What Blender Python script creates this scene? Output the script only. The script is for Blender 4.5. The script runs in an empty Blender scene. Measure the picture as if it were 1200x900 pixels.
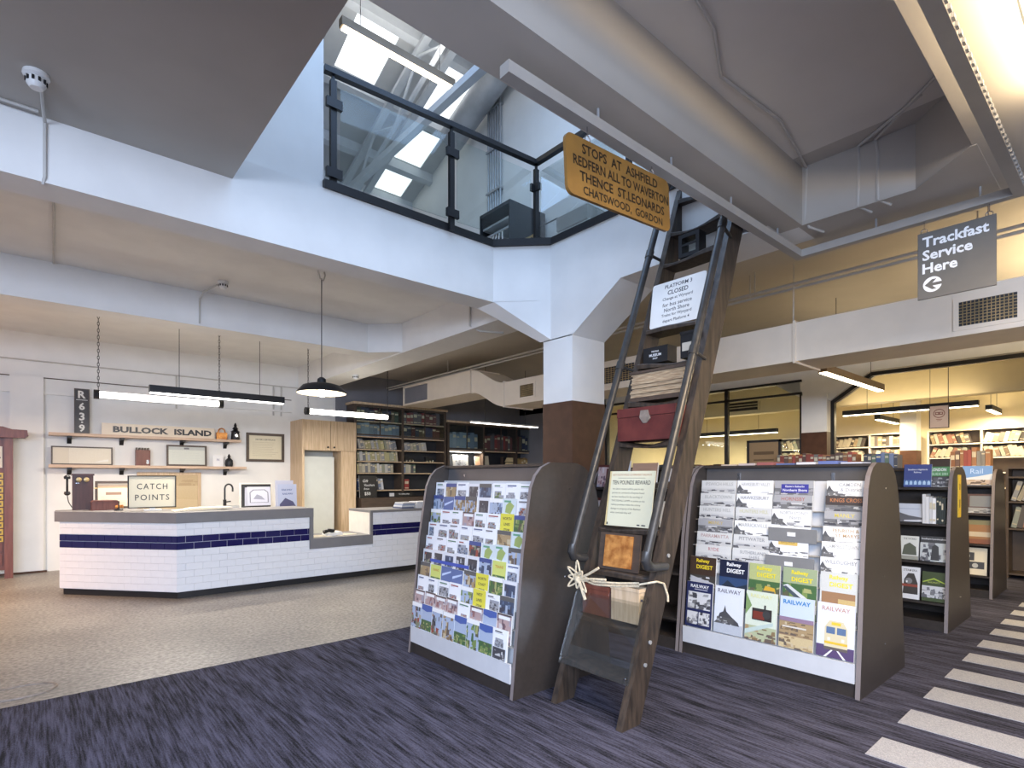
import bpy, math, random
from mathutils import Matrix, Vector, Euler
R = math.radians
SC = bpy.context.scene
COL = SC.collection
# ---------------------------------------------------------------- camera
cd = bpy.data.cameras.new('camera'); cam = bpy.data.objects.new('camera', cd); COL.objects.link(cam)
cam.location = (0, 0, 1.5); cam.rotation_euler = (R(90), 0, R(-40.7))
cd.sensor_width = 36; cd.lens = 19.35; cd.shift_y = 110/1200; cd.clip_start = .05
SC.camera = cam
# ---------------------------------------------------------------- exposure, sky, daylight
SC.view_settings.view_transform = 'Standard'; SC.view_settings.look = 'None'
SC.view_settings.gamma = 1; SC.view_settings.use_curve_mapping = False
SC.view_settings.exposure = 0.0
SC.cycles.use_denoising = True
SC.cycles.max_bounces = 8; SC.cycles.diffuse_bounces = 5; SC.cycles.glossy_bounces = 4; SC.cycles.transparent_max_bounces = 16
SC.cycles.sample_clamp_indirect = 6
w = bpy.data.worlds.new('sky'); SC.world = w; w.use_nodes = True
bg = w.node_tree.nodes['Background']; bg.inputs[0].default_value = (.66, .77, 1, 1); bg.inputs[1].default_value = .55
def area(name, loc, rot, sx, sy, power, col):
    l = bpy.data.lights.new(name, 'AREA'); l.shape = 'RECTANGLE'; l.size = sx; l.size_y = sy; l.energy = power; l.color = col
    o = bpy.data.objects.new(name, l); COL.objects.link(o); o.location = loc; o.rotation_euler = rot
    return o
area('skylight_daylight', (2.6, 3.3, 6.6), (R(8), 0, 0), 3.2, 3.0, 125, (.40, .62, 1))      # daylight down the open void
area('cool_front_fill', (-2.2, -2.5, 2.55), (R(36), 0, R(-48)), 7, 1.8, 1250, (.63, .75, 1)) # cool frontal fill added behind the camera, standing for unseen windows

# ---------------------------------------------------------------- materials
MATS = {}
def mat(name, col, rough=.55, metal=0, var=.0, scale=8, bump=0, stretch=(1, 1, 1), col2=None, emit=0, spec=.5, contrast=(.35, .65)):
    m = bpy.data.materials.new(name); m.use_nodes = True; nt = m.node_tree; b = nt.nodes['Principled BSDF']
    b.inputs['Base Color'].default_value = (*col, 1); b.inputs['Roughness'].default_value = rough; b.inputs['Metallic'].default_value = metal
    b.inputs['Specular IOR Level'].default_value = spec
    if emit: b.inputs['Emission Color'].default_value = (*col, 1); b.inputs['Emission Strength'].default_value = emit
    if var or col2 or bump:
        tc = nt.nodes.new('ShaderNodeTexCoord'); mp = nt.nodes.new('ShaderNodeMapping'); mp.inputs['Scale'].default_value = stretch
        nz = nt.nodes.new('ShaderNodeTexNoise'); nz.inputs['Scale'].default_value = scale; nz.inputs['Detail'].default_value = 6
        nt.links.new(tc.outputs['Object'], mp.inputs[0]); nt.links.new(mp.outputs[0], nz.inputs['Vector'])
        cr = nt.nodes.new('ShaderNodeValToRGB'); cr.color_ramp.elements[0].position = contrast[0]; cr.color_ramp.elements[1].position = contrast[1]
        c2 = col2 or tuple(min(1, c*(1+var)) for c in col); c1 = col if col2 else tuple(c*(1-var) for c in col)
        cr.color_ramp.elements[0].color = (*c1, 1); cr.color_ramp.elements[1].color = (*c2, 1)
        nt.links.new(nz.outputs[0], cr.inputs[0]); nt.links.new(cr.outputs[0], b.inputs['Base Color'])
        if bump:
            bp = nt.nodes.new('ShaderNodeBump'); bp.inputs['Strength'].default_value = bump; bp.inputs['Distance'].default_value = .01
            nt.links.new(nz.outputs[0], bp.inputs['Height']); nt.links.new(bp.outputs[0], b.inputs['Normal'])
    MATS[name] = m
    return m
WHITE = mat('white_paint', (.78, .77, .74), .6, var=.03, scale=3, bump=.04)
WHITE_SHADED = mat('shaded_white_paint', (.46, .425, .375), .7, var=.04, scale=2, bump=.05)  # the white paint darkened: shade of the near ceilings put into the colour
WHITE_HALF_SHADED = mat('half_shaded_white_paint', (.68, .64, .58), .7, var=.03, scale=2, bump=.05)  # same white paint at a middle tone, coffer shade put into its colour
BROWNSHELF = mat('brown_shelf_board', (.105, .072, .048), .5, var=.15, scale=5)
GREYWALL = mat('grey_wall_paint', (.20, .20, .22), .6, var=.05, scale=3)
BROWN = mat('brown_column_paint', (.080, .038, .023), .5, var=.12, scale=9, spec=.25)
CREAM = mat('cream_duct_paint', (.84, .73, .59), .5, var=.03, scale=4)
DARKLAM = mat('charcoal_laminate', (.037, .030, .026), .36, var=.10, scale=30)
EDGE = mat('laminate_edging', (.20, .17, .165), .45, var=.05)
BOARD = mat('grey_display_board', (.54, .55, .57), .5, var=.03)
HEADER = mat('charcoal_header_panel', (.085, .08, .08), .35, var=.06)
FASCIA = mat('grey_counter_laminate', (.20, .195, .20), .45, var=.05, scale=5)
BLACK = mat('black_metal', (.018, .018, .020), .4, metal=.3, var=.1)
PLINTH = mat('black_plinth', (.012, .012, .014), .5, var=.1)
OAK = mat('pale_oak', (.62, .47, .31), .5, scale=5, stretch=(9, 9, .6), col2=(.50, .36, .22), contrast=(.4, .62))
SHELFOAK = mat('shelf_oak', (.60, .44, .32), .5, scale=5, stretch=(.6, 9, 9), col2=(.48, .34, .24))
DARKWOOD = mat('dark_bookcase_wood', (.062, .044, .034), .45, scale=5, stretch=(1, 6, 6), col2=(.085, .058, .042))
LADDERWOOD = mat('weathered_ladder_wood', (.020, .0145, .011), .5, scale=7, stretch=(5, 5, .7), col2=(.058, .040, .028), bump=.25)
REDWOOD = mat('mahogany_stain', (.12, .035, .022), .4, scale=6, stretch=(6, 6, .6), col2=(.17, .055, .035))
PHONEWOOD = mat('dark_phone_wood', (.040, .014, .010), .35, scale=6, stretch=(6, 6, .6), col2=(.065, .022, .016))
STEEL = mat('steel_pipe', (.055, .053, .052), .36, metal=.45, var=.18, scale=14)
ALU = mat('painted_aluminium', (.34, .325, .30), .4, var=.04)
GALV = mat('galvanised_steel', (.42, .43, .44), .45, metal=.5, var=.12, scale=5)
ROOF = mat('roof_sheeting', (.52, .53, .53), .6, var=.08, scale=2)
TRUSS = mat('painted_truss_steel', (.62, .64, .65), .5, var=.04)
TILEW = mat('white_glazed_tile', (.82, .83, .85), .18, var=.02)
TILEB = mat('navy_glazed_tile', (.016, .014, .085), .15, var=.08)
GROUT = mat('pale_grout', (.82, .82, .84), .8, var=.04)
CABLE = mat('pale_cable', (.52, .50, .46), .6, var=.05)
PLASTIC = mat('white_plastic', (.78, .77, .74), .4, var=.02)
ROPE = mat('natural_rope', (.62, .52, .36), .85, scale=60, var=.2, bump=.3)
COPPER = mat('beaten_copper', (.90, .42, .12), .26, metal=.45, scale=16, col2=(.42, .15, .035), bump=.8)
BRONZE = mat('bronze_lamp_housing', (.20, .14, .085), .45, var=.1)
BRASS = mat('aged_brass', (.55, .42, .22), .4, metal=.9, var=.2)
TRUNK = mat('maroon_painted_tin', (.085, .014, .014), .45, scale=9, col2=(.13, .026, .022), bump=.15)
WORN = mat('worn_bare_metal', (.26, .22, .19), .55, metal=.4, var=.25, scale=20)
PAPERPILE = mat('old_paper_edges', (.52, .40, .26), .8, scale=10, stretch=(1, 1, 14), col2=(.24, .16, .09), bump=.4)
RACKMETAL = mat('dark_rack_steel', (.022, .024, .028), .45, metal=.4, var=.08)
FRIDGE = mat('pale_green_white_panel', (.60, .62, .58), .4, var=.02)
STONE = mat('pale_shelf_paint', (.78, .74, .66), .5, var=.03)
LIBWALL = mat('cream_library_paint', (.74, .66, .46), .65, var=.03, scale=3)
DARKGLASSBACK = mat('dark_cabinet_lining', (.022, .024, .030), .5, var=.1)
CHROME = mat('chrome_bracket', (.6, .6, .62), .2, metal=1, var=.05)

def attr_mat(name, rough):
    m = bpy.data.materials.new(name); m.use_nodes = True; nt = m.node_tree; b = nt.nodes['Principled BSDF']
    a = nt.nodes.new('ShaderNodeAttribute'); a.attribute_name = 'Col'
    nz = nt.nodes.new('ShaderNodeTexNoise'); nz.inputs['Scale'].default_value = 90
    mx = nt.nodes.new('ShaderNodeMixRGB'); mx.blend_type = 'OVERLAY'; mx.inputs[0].default_value = .22
    nt.links.new(a.outputs['Color'], mx.inputs[1]); nt.links.new(nz.outputs[0], mx.inputs[2])
    nt.links.new(mx.outputs[0], b.inputs['Base Color']); b.inputs['Roughness'].default_value = rough
    MATS[name] = m; return m
PRINT = attr_mat('printed_card', .38)
MATTE = attr_mat('printed_matte', .7)
def objcol_mat(name, rough):
    m = bpy.data.materials.new(name); m.use_nodes = True; nt = m.node_tree; b = nt.nodes['Principled BSDF']
    a = nt.nodes.new('ShaderNodeObjectInfo'); nz = nt.nodes.new('ShaderNodeTexNoise'); nz.inputs['Scale'].default_value = 40
    mx = nt.nodes.new('ShaderNodeMixRGB'); mx.blend_type = 'OVERLAY'; mx.inputs[0].default_value = .15
    nt.links.new(a.outputs['Color'], mx.inputs[1]); nt.links.new(nz.outputs[0], mx.inputs[2])
    nt.links.new(mx.outputs[0], b.inputs['Base Color']); b.inputs['Roughness'].default_value = rough
    MATS[name] = m; return m
BOOKCLOTH = objcol_mat('book_cloth', .55)
PAGES = mat('book_pages', (.68, .62, .50), .8, var=.08, scale=60)
BLABEL = mat('spine_label', (.60, .52, .36), .5, var=.1)

def glass_mat(name, tint, alpha, rough=.02):
    m = bpy.data.materials.new(name); m.use_nodes = True; nt = m.node_tree
    for n in list(nt.nodes): nt.nodes.remove(n)
    o = nt.nodes.new('ShaderNodeOutputMaterial'); t = nt.nodes.new('ShaderNodeBsdfTransparent'); g = nt.nodes.new('ShaderNodeBsdfGlossy')
    t.inputs[0].default_value = (*tint, 1); g.inputs['Roughness'].default_value = rough
    fr = nt.nodes.new('ShaderNodeFresnel'); fr.inputs[0].default_value = 1.35
    mu = nt.nodes.new('ShaderNodeMath'); mu.operation = 'MULTIPLY_ADD'; mu.inputs[1].default_value = .36; mu.inputs[2].default_value = alpha
    mx = nt.nodes.new('ShaderNodeMixShader')
    nt.links.new(fr.outputs[0], mu.inputs[0]); nt.links.new(mu.outputs[0], mx.inputs[0])
    nt.links.new(t.outputs[0], mx.inputs[1]); nt.links.new(g.outputs[0], mx.inputs[2]); nt.links.new(mx.outputs[0], o.inputs[0])
    MATS[name] = m; return m
GLASS = glass_mat('clear_glass', (.92, .96, .955), .012)
PLEXI = glass_mat('plexiglass', (.90, .91, .90), .05, .015)
def glow(name, col, strength):
    m = bpy.data.materials.new(name); m.use_nodes = True; b = m.node_tree.nodes['Principled BSDF']
    b.inputs['Base Color'].default_value = (*col, 1); b.inputs['Emission Color'].default_value = (*col, 1); b.inputs['Emission Strength'].default_value = strength
    MATS[name] = m; return m
TUBEW = glow('neutral_lamp_tube', (1, .97, .90), 9)
TUBEY = glow('warm_lamp_tube', (1, .88, .62), 9)
BULB = glow('warm_bulb', (1, .86, .62), 30)
SKYLIGHT = glow('translucent_skylight_sheet', (.95, .98, 1), 1.25)

def carpet_mat():
    m = bpy.data.materials.new('charcoal_carpet'); m.use_nodes = True; nt = m.node_tree; b = nt.nodes['Principled BSDF']; b.inputs['Roughness'].default_value = .95; b.inputs['Specular IOR Level'].default_value = .15
    tc = nt.nodes.new('ShaderNodeTexCoord'); L = nt.links.new
    def streak(sx, sy, sc, lo, hi):
        mp = nt.nodes.new('ShaderNodeMapping'); mp.inputs['Scale'].default_value = (sx, sy, 1); n = nt.nodes.new('ShaderNodeTexNoise'); n.inputs['Scale'].default_value = sc; n.inputs['Detail'].default_value = 5
        L(tc.outputs['Object'], mp.inputs[0]); L(mp.outputs[0], n.inputs['Vector'])
        r = nt.nodes.new('ShaderNodeMapRange'); r.inputs[1].default_value = lo; r.inputs[2].default_value = hi; L(n.outputs[0], r.inputs[0]); return n, r.outputs[0]
    _, big = streak(9, .8, 1.6, .34, .66)
    _, fine = streak(75, 4, 1.0, .34, .66)
    n3, loop = streak(160, 60, 1.0, .25, .75)
    a = nt.nodes.new('ShaderNodeMath'); a.operation = 'MULTIPLY_ADD'; a.inputs[1].default_value = .30; L(big, a.inputs[0])
    a2 = nt.nodes.new('ShaderNodeMath'); a2.operation = 'MULTIPLY'; a2.inputs[1].default_value = .46; L(fine, a2.inputs[0]); L(a2.outputs[0], a.inputs[2])
    a3 = nt.nodes.new('ShaderNodeMath'); a3.operation = 'MULTIPLY_ADD'; a3.inputs[1].default_value = .35; L(loop, a3.inputs[0]); L(a.outputs[0], a3.inputs[2])
    cr = nt.nodes.new('ShaderNodeValToRGB'); L(a3.outputs[0], cr.inputs[0])
    cr.color_ramp.elements[0].position = .28; cr.color_ramp.elements[0].color = (.010, .010, .014, 1)
    cr.color_ramp.elements[1].position = .86; cr.color_ramp.elements[1].color = (.085, .084, .128, 1)
    L(cr.outputs[0], b.inputs['Base Color'])
    bp = nt.nodes.new('ShaderNodeBump'); bp.inputs['Strength'].default_value = .5; bp.inputs['Distance'].default_value = .004; L(loop, bp.inputs['Height']); L(bp.outputs[0], b.inputs['Normal'])
    return m
CARPET = carpet_mat()
PLANKC = mat('pale_grey_carpet', (.27, .27, .29), .95, scale=160, col2=(.40, .40, .43), bump=.3, spec=.1)
def concrete_mat():
    m = mat('polished_concrete', (.205, .188, .168), .42, scale=1.1, col2=(.28, .258, .232), bump=0); nt = m.node_tree; b = nt.nodes['Principled BSDF']
    lk = b.inputs['Base Color'].links[0].from_socket
    tc = nt.nodes.new('ShaderNodeTexCoord'); v = nt.nodes.new('ShaderNodeTexVoronoi'); v.inputs['Scale'].default_value = 55
    n = nt.nodes.new('ShaderNodeTexNoise'); n.inputs['Scale'].default_value = 32; n.inputs['Detail'].default_value = 4
    nt.links.new(tc.outputs['Object'], v.inputs['Vector']); nt.links.new(tc.outputs['Object'], n.inputs['Vector'])
    r = nt.nodes.new('ShaderNodeMapRange'); r.inputs[1].default_value = .35; r.inputs[2].default_value = .65; r.inputs[3].default_value = .60; r.inputs[4].default_value = 1.32
    nt.links.new(n.outputs[0], r.inputs[0])
    mx = nt.nodes.new('ShaderNodeMixRGB'); mx.blend_type = 'MULTIPLY'; mx.inputs[0].default_value = 1
    nt.links.new(lk, mx.inputs[1]); nt.links.new(r.outputs[0], mx.inputs[2]); nt.links.new(mx.outputs[0], b.inputs['Base Color'])
    return m
CONCRETE = concrete_mat()

# ---------------------------------------------------------------- mesh helpers
class MB:
    def __init__(s): s.v = []; s.f = []; s.c = []; s.col = None; s.m = []; s.mi = 0; s.M = None
    def add(s, vs, fs, col=None):
        n = len(s.v)
        if s.M is not None: vs = [tuple(s.M @ Vector(v)) for v in vs]
        s.v += [tuple(v) for v in vs]
        for f in fs: s.f.append(tuple(i+n for i in f)); s.c.append(col or s.col); s.m.append(s.mi)
        return s
    def box(s, x0, x1, y0, y1, z0, z1, col=None):
        vs = [(x0, y0, z0), (x1, y0, z0), (x1, y1, z0), (x0, y1, z0), (x0, y0, z1), (x1, y0, z1), (x1, y1, z1), (x0, y1, z1)]
        return s.add(vs, [(0, 3, 2, 1), (4, 5, 6, 7), (0, 1, 5, 4), (1, 2, 6, 5), (2, 3, 7, 6), (3, 0, 4, 7)], col)
    def prism(s, pts, axis, a, b, col=None):
        # pts: polygon in the two other axes (x: (y,z)  y: (x,z)  z: (x,y))
        mk = {'x': lambda p, t: (t, p[0], p[1]), 'y': lambda p, t: (p[0], t, p[1]), 'z': lambda p, t: (p[0], p[1], t)}[axis]
        n = len(pts); vs = [mk(p, a) for p in pts]+[mk(p, b) for p in pts]
        fs = [tuple(range(n)), tuple(range(2*n-1, n-1, -1))]+[(i, i+n, (i+1) % n+n, (i+1) % n) for i in range(n)]
        return s.add(vs, fs, col)
    def tube(s, path, r, n=8, col=None, closed=False, flat=1):
        P = [Vector(p) for p in path]; k = len(P); rings = []
        up = Vector((0, 0, 1)); prev = None
        for i in range(k):
            if closed: d = P[(i+1) % k]-P[i-1]
            else: d = P[min(i+1, k-1)]-P[max(i-1, 0)]
            d.normalize()
            if prev is None: u = d.cross(up if abs(d.z) < .95 else Vector((1, 0, 0)))
            else: u = prev-d*prev.dot(d)
            u.normalize(); prev = u; q = d.cross(u)
            rr = r[i] if isinstance(r, (list, tuple)) else r
            rings.append([P[i]+(u*math.cos(2*math.pi*j/n)+q*math.sin(2*math.pi*j/n)*flat)*rr for j in range(n)])
        vs = [v for g in rings for v in g]; fs = []
        m = k if closed else k-1
        for i in range(m):
            for j in range(n):
                a = i*n+j; b = i*n+(j+1) % n; c = ((i+1) % k)*n+(j+1) % n; d2 = ((i+1) % k)*n+j; fs.append((a, b, c, d2))
        if not closed: fs += [tuple(range(n-1, -1, -1)), tuple(range((k-1)*n, k*n))]
        return s.add(vs, fs, col)
    def lathe(s, prof, loc=(0, 0, 0), n=16, axis='z', col=None, cap=True):
        vs = []; k = len(prof)
        for r, h in prof:
            for j in range(n):
                a = 2*math.pi*j/n; p = (r*math.cos(a), r*math.sin(a), h)
                if axis == 'y': p = (p[0], p[2], p[1])
                if axis == 'x': p = (p[2], p[0], p[1])
                vs.append((p[0]+loc[0], p[1]+loc[1], p[2]+loc[2]))
        fs = [(i*n+j, i*n+(j+1) % n, (i+1)*n+(j+1) % n, (i+1)*n+j) for i in range(k-1) for j in range(n)]
        if cap: fs += [tuple(range(n-1, -1, -1)), tuple(range((k-1)*n, k*n))]
        return s.add(vs, fs, col)
    def quad(s, a, b, c, d, col=None): return s.add([a, b, c, d], [(0, 1, 2, 3)], col)
    def mesh(s, name, mats, off=(0, 0, 0)):
        me = bpy.data.meshes.new(name); ox, oy, oz = off
        me.from_pydata([(x-ox, y-oy, z-oz) for x, y, z in s.v], [], s.f)
        ms = mats if isinstance(mats, (list, tuple)) else [mats]
        for m in ms: me.materials.append(m)
        if any(s.m): me.polygons.foreach_set('material_index', s.m)
        if any(c is not None for c in s.c):
            ca = me.color_attributes.new('Col', 'FLOAT_COLOR', 'CORNER'); data = []
            for f, c in zip(s.f, s.c): data += [*(c or (.5, .5, .5)), 1]*len(f)
            ca.data.foreach_set('color', data)
        me.update()
        return me
ORG = {}
def world_org(o): return ORG.get(o.name, (0, 0, 0))
def obj(name, mb, m, parent=None, local=False, smooth=False, label=None, origin=None):
    """link one mesh; world coordinates unless local. Top-level meshes get their origin at the base."""
    if parent is not None: off = (0, 0, 0) if local else world_org(parent)
    elif local: off = (0, 0, 0)
    elif origin: off = origin
    else:
        xs = [v[0] for v in mb.v]; ys = [v[1] for v in mb.v]; zs = [v[2] for v in mb.v]
        off = ((min(xs)+max(xs))/2, (min(ys)+max(ys))/2, min(zs))
    me = mb.mesh(name, m, off); o = bpy.data.objects.new(name, me); COL.objects.link(o)
    if smooth:
        me.polygons.foreach_set('use_smooth', [True]*len(me.polygons))
        if hasattr(me, 'set_sharp_from_angle'): me.set_sharp_from_angle(angle=R(40))
    if parent is not None: o.parent = parent; ORG[o.name] = off
    elif not local: o.location = off; ORG[o.name] = off
    else: ORG[o.name] = (0, 0, 0)
    if label: o['label'] = label
    return o
def tag(o, label, cat, group=None, kind=None):
    o['label'] = label; o['category'] = cat
    if group: o['group'] = group
    if kind: o['kind'] = kind
    return o
def struct(name, mb, m, parent=None, label=None):
    o = obj(name, mb, m, parent)
    if parent is None: o['kind'] = 'structure'
    if label: o['label'] = label
    return o
def thing(name, label, cat, loc=(0, 0, 0), rot=(0, 0, 0), group=None):
    o = bpy.data.objects.new(name, None); COL.objects.link(o); o.empty_display_size = .1
    o.location = loc; o.rotation_euler = rot; ORG[o.name] = tuple(loc)
    return tag(o, label, cat, group)
def bm_box(*a, col=None): return MB().box(*a, col=col)
ORD = ['first', 'second', 'third', 'fourth', 'fifth', 'sixth', 'seventh', 'eighth', 'ninth', 'tenth', 'eleventh', 'twelfth', 'thirteenth', 'fourteenth', 'fifteenth', 'sixteenth', 'seventeenth', 'eighteenth', 'nineteenth', 'twentieth',
       'twenty-first', 'twenty-second', 'twenty-third', 'twenty-fourth', 'twenty-fifth', 'twenty-sixth', 'twenty-seventh', 'twenty-eighth', 'twenty-ninth', 'thirtieth']
# ---- lettering: glyph meshes from the built-in font, flat polygons
TXT = {}
def text2d(s, bold=0.0, shear=0, sp=1):
    k = (s, bold, shear, sp)
    if k in TXT: return TXT[k]
    cu = bpy.data.curves.new('t', 'FONT'); cu.body = s; cu.size = 1; cu.offset = bold; cu.shear = shear; cu.resolution_u = 2; cu.space_character = sp
    o = bpy.data.objects.new('t', cu); me = o.to_mesh()
    vs = [(v.co.x, v.co.y) for v in me.vertices]; fs = [tuple(p.vertices) for p in me.polygons]
    o.to_mesh_clear(); bpy.data.objects.remove(o); bpy.data.curves.remove(cu)
    x0 = min(v[0] for v in vs); x1 = max(v[0] for v in vs); y0 = min(v[1] for v in vs); y1 = max(v[1] for v in vs)
    vs = [(x-x0, y-y0) for x, y in vs]; TXT[k] = (vs, fs, x1-x0, y1-y0)
    return TXT[k]
class Art(MB):
    """flat print on a sheet in the local x-z plane, front towards -y; (0,0) lower left"""
    def __init__(s, w, h, y=-.0012): super().__init__(); s.w = w; s.h = h; s.k = 0; s.y0 = y
    def y(s): s.k += 1; return s.y0-.00005*s.k
    def rect(s, u0, v0, u1, v1, col): return s.poly([(u0, v0), (u1, v0), (u1, v1), (u0, v1)], col)
    def poly(s, pts, col):
        y = s.y(); return s.add([((u-.5)*s.w, y, v*s.h) for u, v in pts], [tuple(range(len(pts)))], col)
    def text(s, t, u, v, height, col, bold=0, align='c', width=None, shear=0, sp=1, fit=False):
        vs, fs, tw, th = text2d(t, bold, shear, sp); k = height*s.h/th; kx = k
        if width and (fit or tw*k > width*s.w): kx = width*s.w/tw
        x = (u-.5)*s.w - {'c': tw*kx/2, 'l': 0, 'r': tw*kx}[align]; y = s.y()
        return s.add([(x+a*kx, y, v*s.h+b*k) for a, b in vs], fs, col)
    def photo(s, u0, v0, u1, v1, pal, seed, n=16, base=None):
        rnd = random.Random(seed); s.rect(u0, v0, u1, v1, base or pal[0])
        for _ in range(int(n*1.9)):
            a = rnd.uniform(u0, u1); b = v0+(v1-v0)*rnd.uniform(0, .95)**1.5; ww = rnd.uniform(.03, .13)*(u1-u0); hh = rnd.uniform(.03, .15)*(v1-v0)
            q = [(max(u0, min(u1, a+dx*ww)), max(v0, min(v1, b+dy*hh))) for dx, dy in ((-1, -1), (1, -1), (1+rnd.uniform(-.6, .3), 1), (-1+rnd.uniform(-.3, .6), rnd.uniform(.5, 1.3)))]
            s.poly(q, rnd.choice(pal))
        return s
    def lines(s, u0, u1, vtop, n, dv, col, seed=0, thick=.012):
        rnd = random.Random(seed)
        for i in range(n): s.rect(u0, vtop-dv*i-thick, u1-rnd.uniform(0, .25)*(u1-u0), vtop-dv*i, col)
        return s
# ================================================================ STRUCTURE
struct('floor', bm_box(-7, 18, 4.88, 11.75, -.06, 0), CONCRETE)
carpet = struct('floor', bm_box(-7, 18, -3.2, 4.88, -.06, 0), CARPET)
plank = bm_box(-.145, .145, -1.4, 0, 0, .004).mesh('carpet_plank', PLANKC)
for i in range(14):
    o = bpy.data.objects.new('carpet_plank', plank); COL.objects.link(o); o.parent = carpet
    c = world_org(carpet); o.location = (3.545+.585*i-c[0], 1.015-c[1], .001-c[2])
# ceiling slabs with the open void between
m = MB()
m.box(-7, 4.13, 4.62, 11.7, 3.8, 3.951); struct('ceiling', m, WHITE); m = MB()
m.box(1.12, 4.13, -1.2, 1.985, 3.8, 3.952); struct('ceiling', m, WHITE_HALF_SHADED); m = MB()
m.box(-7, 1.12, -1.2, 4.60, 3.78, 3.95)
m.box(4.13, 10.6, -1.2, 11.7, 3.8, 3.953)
struct('ceiling', m, WHITE_SHADED)
def beam(mb, label=None, m_=None): return struct('ceiling_beam', mb, m_ or WHITE, label=label)
m = MB(); m.prism([(-7, 4.57), (3.67, 4.57), (4.1, 4.14), (4.12, 4.14), (4.12, 4.86), (-7, 4.86)], 'z', 3.37, 3.955)
# flared haunch where the far beam meets the column
v = [(3.67, 4.57, 3.375), (4.1, 4.14, 3.375), (4.1, 4.14, 2.96), (3.67, 4.86, 3.375), (4.1, 4.86, 3.375), (4.1, 4.30, 2.96)]
m.add(v, [(0, 1, 2), (3, 5, 4), (0, 2, 5, 3), (1, 4, 5, 2), (0, 3, 4, 1)])
beam(m)
m = MB(); m.prism([(1.72, 3.371), (3.22, 3.36), (3.83, 2.95), (4.25, 2.95), (4.87, 3.36), (11.6, 3.36), (11.6, 3.957), (1.72, 3.957)], 'x', 4.1, 4.6); beam(m)
m = MB(); m.prism([(-7, 7.65), (3.73, 7.65), (4.12, 7.25), (4.12, 7.99), (-7, 7.99)], 'z', 3.375, 3.81); beam(m)
m = MB(); m.box(-1, 4.30, 1.69, 2.0, 3.37, 3.956); beam(m, m_=WHITE_SHADED)
m = MB(); m.prism([(4.29, 1.70), (4.315, 1.0), (3.99, .67), (3.99, .64), (4.76, .64), (4.76, 1.75), (4.29, 1.75)], 'z', 3.372, 3.81); beam(m, m_=WHITE_SHADED)
m = MB(); m.box(-1, 4.75, -1.2, .66, 3.374, 3.81); beam(m, m_=WHITE_SHADED)
m = MB(); m.prism([(-.6, 3.24), (2.97, 3.24), (3.57, 2.83), (4.03, 2.90), (4.58, 3.24), (11.6, 3.24), (11.6, 3.81), (-.6, 3.81)], 'x', 10.25, 10.65); beam(m)
def column(x0, x1, y0, y1, top, dado):
    o = struct('column', bm_box(x0, x1, y0, y1, 0, top), WHITE)
    struct('painted_dado', bm_box(x0-.004, x1+.004, y0-.004, y1+.004, 0, dado), BROWN, o, label='dark brown glossy lower half of the column')
column(4.1, 4.6, 3.83, 4.25, 2.96, 2.285); column(10.2, 10.6, 3.62, 4.03, 2.95, 2.29); column(13.2, 13.55, 3.05, 3.32, 3.8, 2.05)
# walls
m = MB(); m.box(-7, 4.9, 11.6, 11.75, 0, 3.8); struct('wall_back', m, WHITE)
struct('wall_back', bm_box(4.9, 10.25, 11.6, 11.75, 0, 3.8), GREYWALL)
m = MB(); m.box(.1, 3.93, 11.57, 11.6, 0, 2.74); struct('trim_1', m, WHITE, label='white lining board on the lower wall')
m = MB(); m.box(-.34, .06, 11.5, 11.6, 0, 3.1); struct('trim_2', m, WHITE, label='shallow white wall pier')
struct('baseboard_back', bm_box(-7, .1, 11.485, 11.5, 0, .03), BROWN)
struct('wall_back', bm_box(10.25, 10.4, 8.49, 11.75, 0, 3.8), GREYWALL)
struct('wall_light_block', bm_box(4.8, 14.6, -1.35, -1.2, 0, 3.8), WHITE)  # unseen wall added to block bluish sky from the right ceiling and bounce light
struct('wall_library_back', bm_box(14.45, 14.6, -1.2, 11.7, 0, 3.8), LIBWALL)
struct('wall_library_left', bm_box(10.65, 14.45, 8.9, 9.05, 0, 3.8), LIBWALL)
m = MB(); m.box(10.6, 14.6, -1.2, 11.7, 3.55, 3.95); struct('ceiling', m, LIBWALL)
struct('wall_library_bulkhead', bm_box(12.2, 12.5, -1.2, 8.9, 2.95, 3.55), LIBWALL)
# upper floor
struct('wall_upper_left', bm_box(-3, 1.84, 4.60, 4.74, 3.97, 7.2), WHITE)
struct('trim_3', bm_box(-3, 1.84, 4.592, 4.6, 3.945, 3.965), DARKLAM, label='thin dark shadow gap under the upper wall')
struct('wall_upper_right', bm_box(5.0, 5.15, -1, 11, 3.95, 8.6), WHITE)
struct('wall_upper_back', bm_box(-3, 5.0, 10.3, 10.45, 3.95, 6.2), WHITE)
def rz(y): return 7.4-.347*(y-5.5)
roof = MB()
def roofbox(mb, x0, x1, y0, y1, d0, d1):
    vs = [(x, y, rz(y)+d) for d in (d0, d1) for x, y in ((x0, y0), (x1, y0), (x1, y1), (x0, y1))]
    mb.add(vs, [(0, 3, 2, 1), (4, 5, 6, 7), (0, 1, 5, 4), (1, 2, 6, 5), (2, 3, 7, 6), (3, 0, 4, 7)]); return mb
cols_ = [(-3, 2.93), (3.5, 4.22), (4.76, 5.0)]
for a, b in cols_: roofbox(roof, a, b, -.5, 10.4, 0, .05)
rows_ = [(-.5, 1.2), (2.2, 3.0), (4.0, 4.7), (5.75, 6.22), (6.98, 7.25), (7.85, 7.98), (8.5, 10.4)]
for a, b in ((2.93, 3.5), (4.22, 4.76)):
    for c, d in rows_: roofbox(roof, a, b, c, d, 0, .05)
roofbox(roof, 2.93, 3.5, 7.02, 10.4, 0, .05)
rf = struct('roof', roof, ROOF)
n = 0
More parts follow.
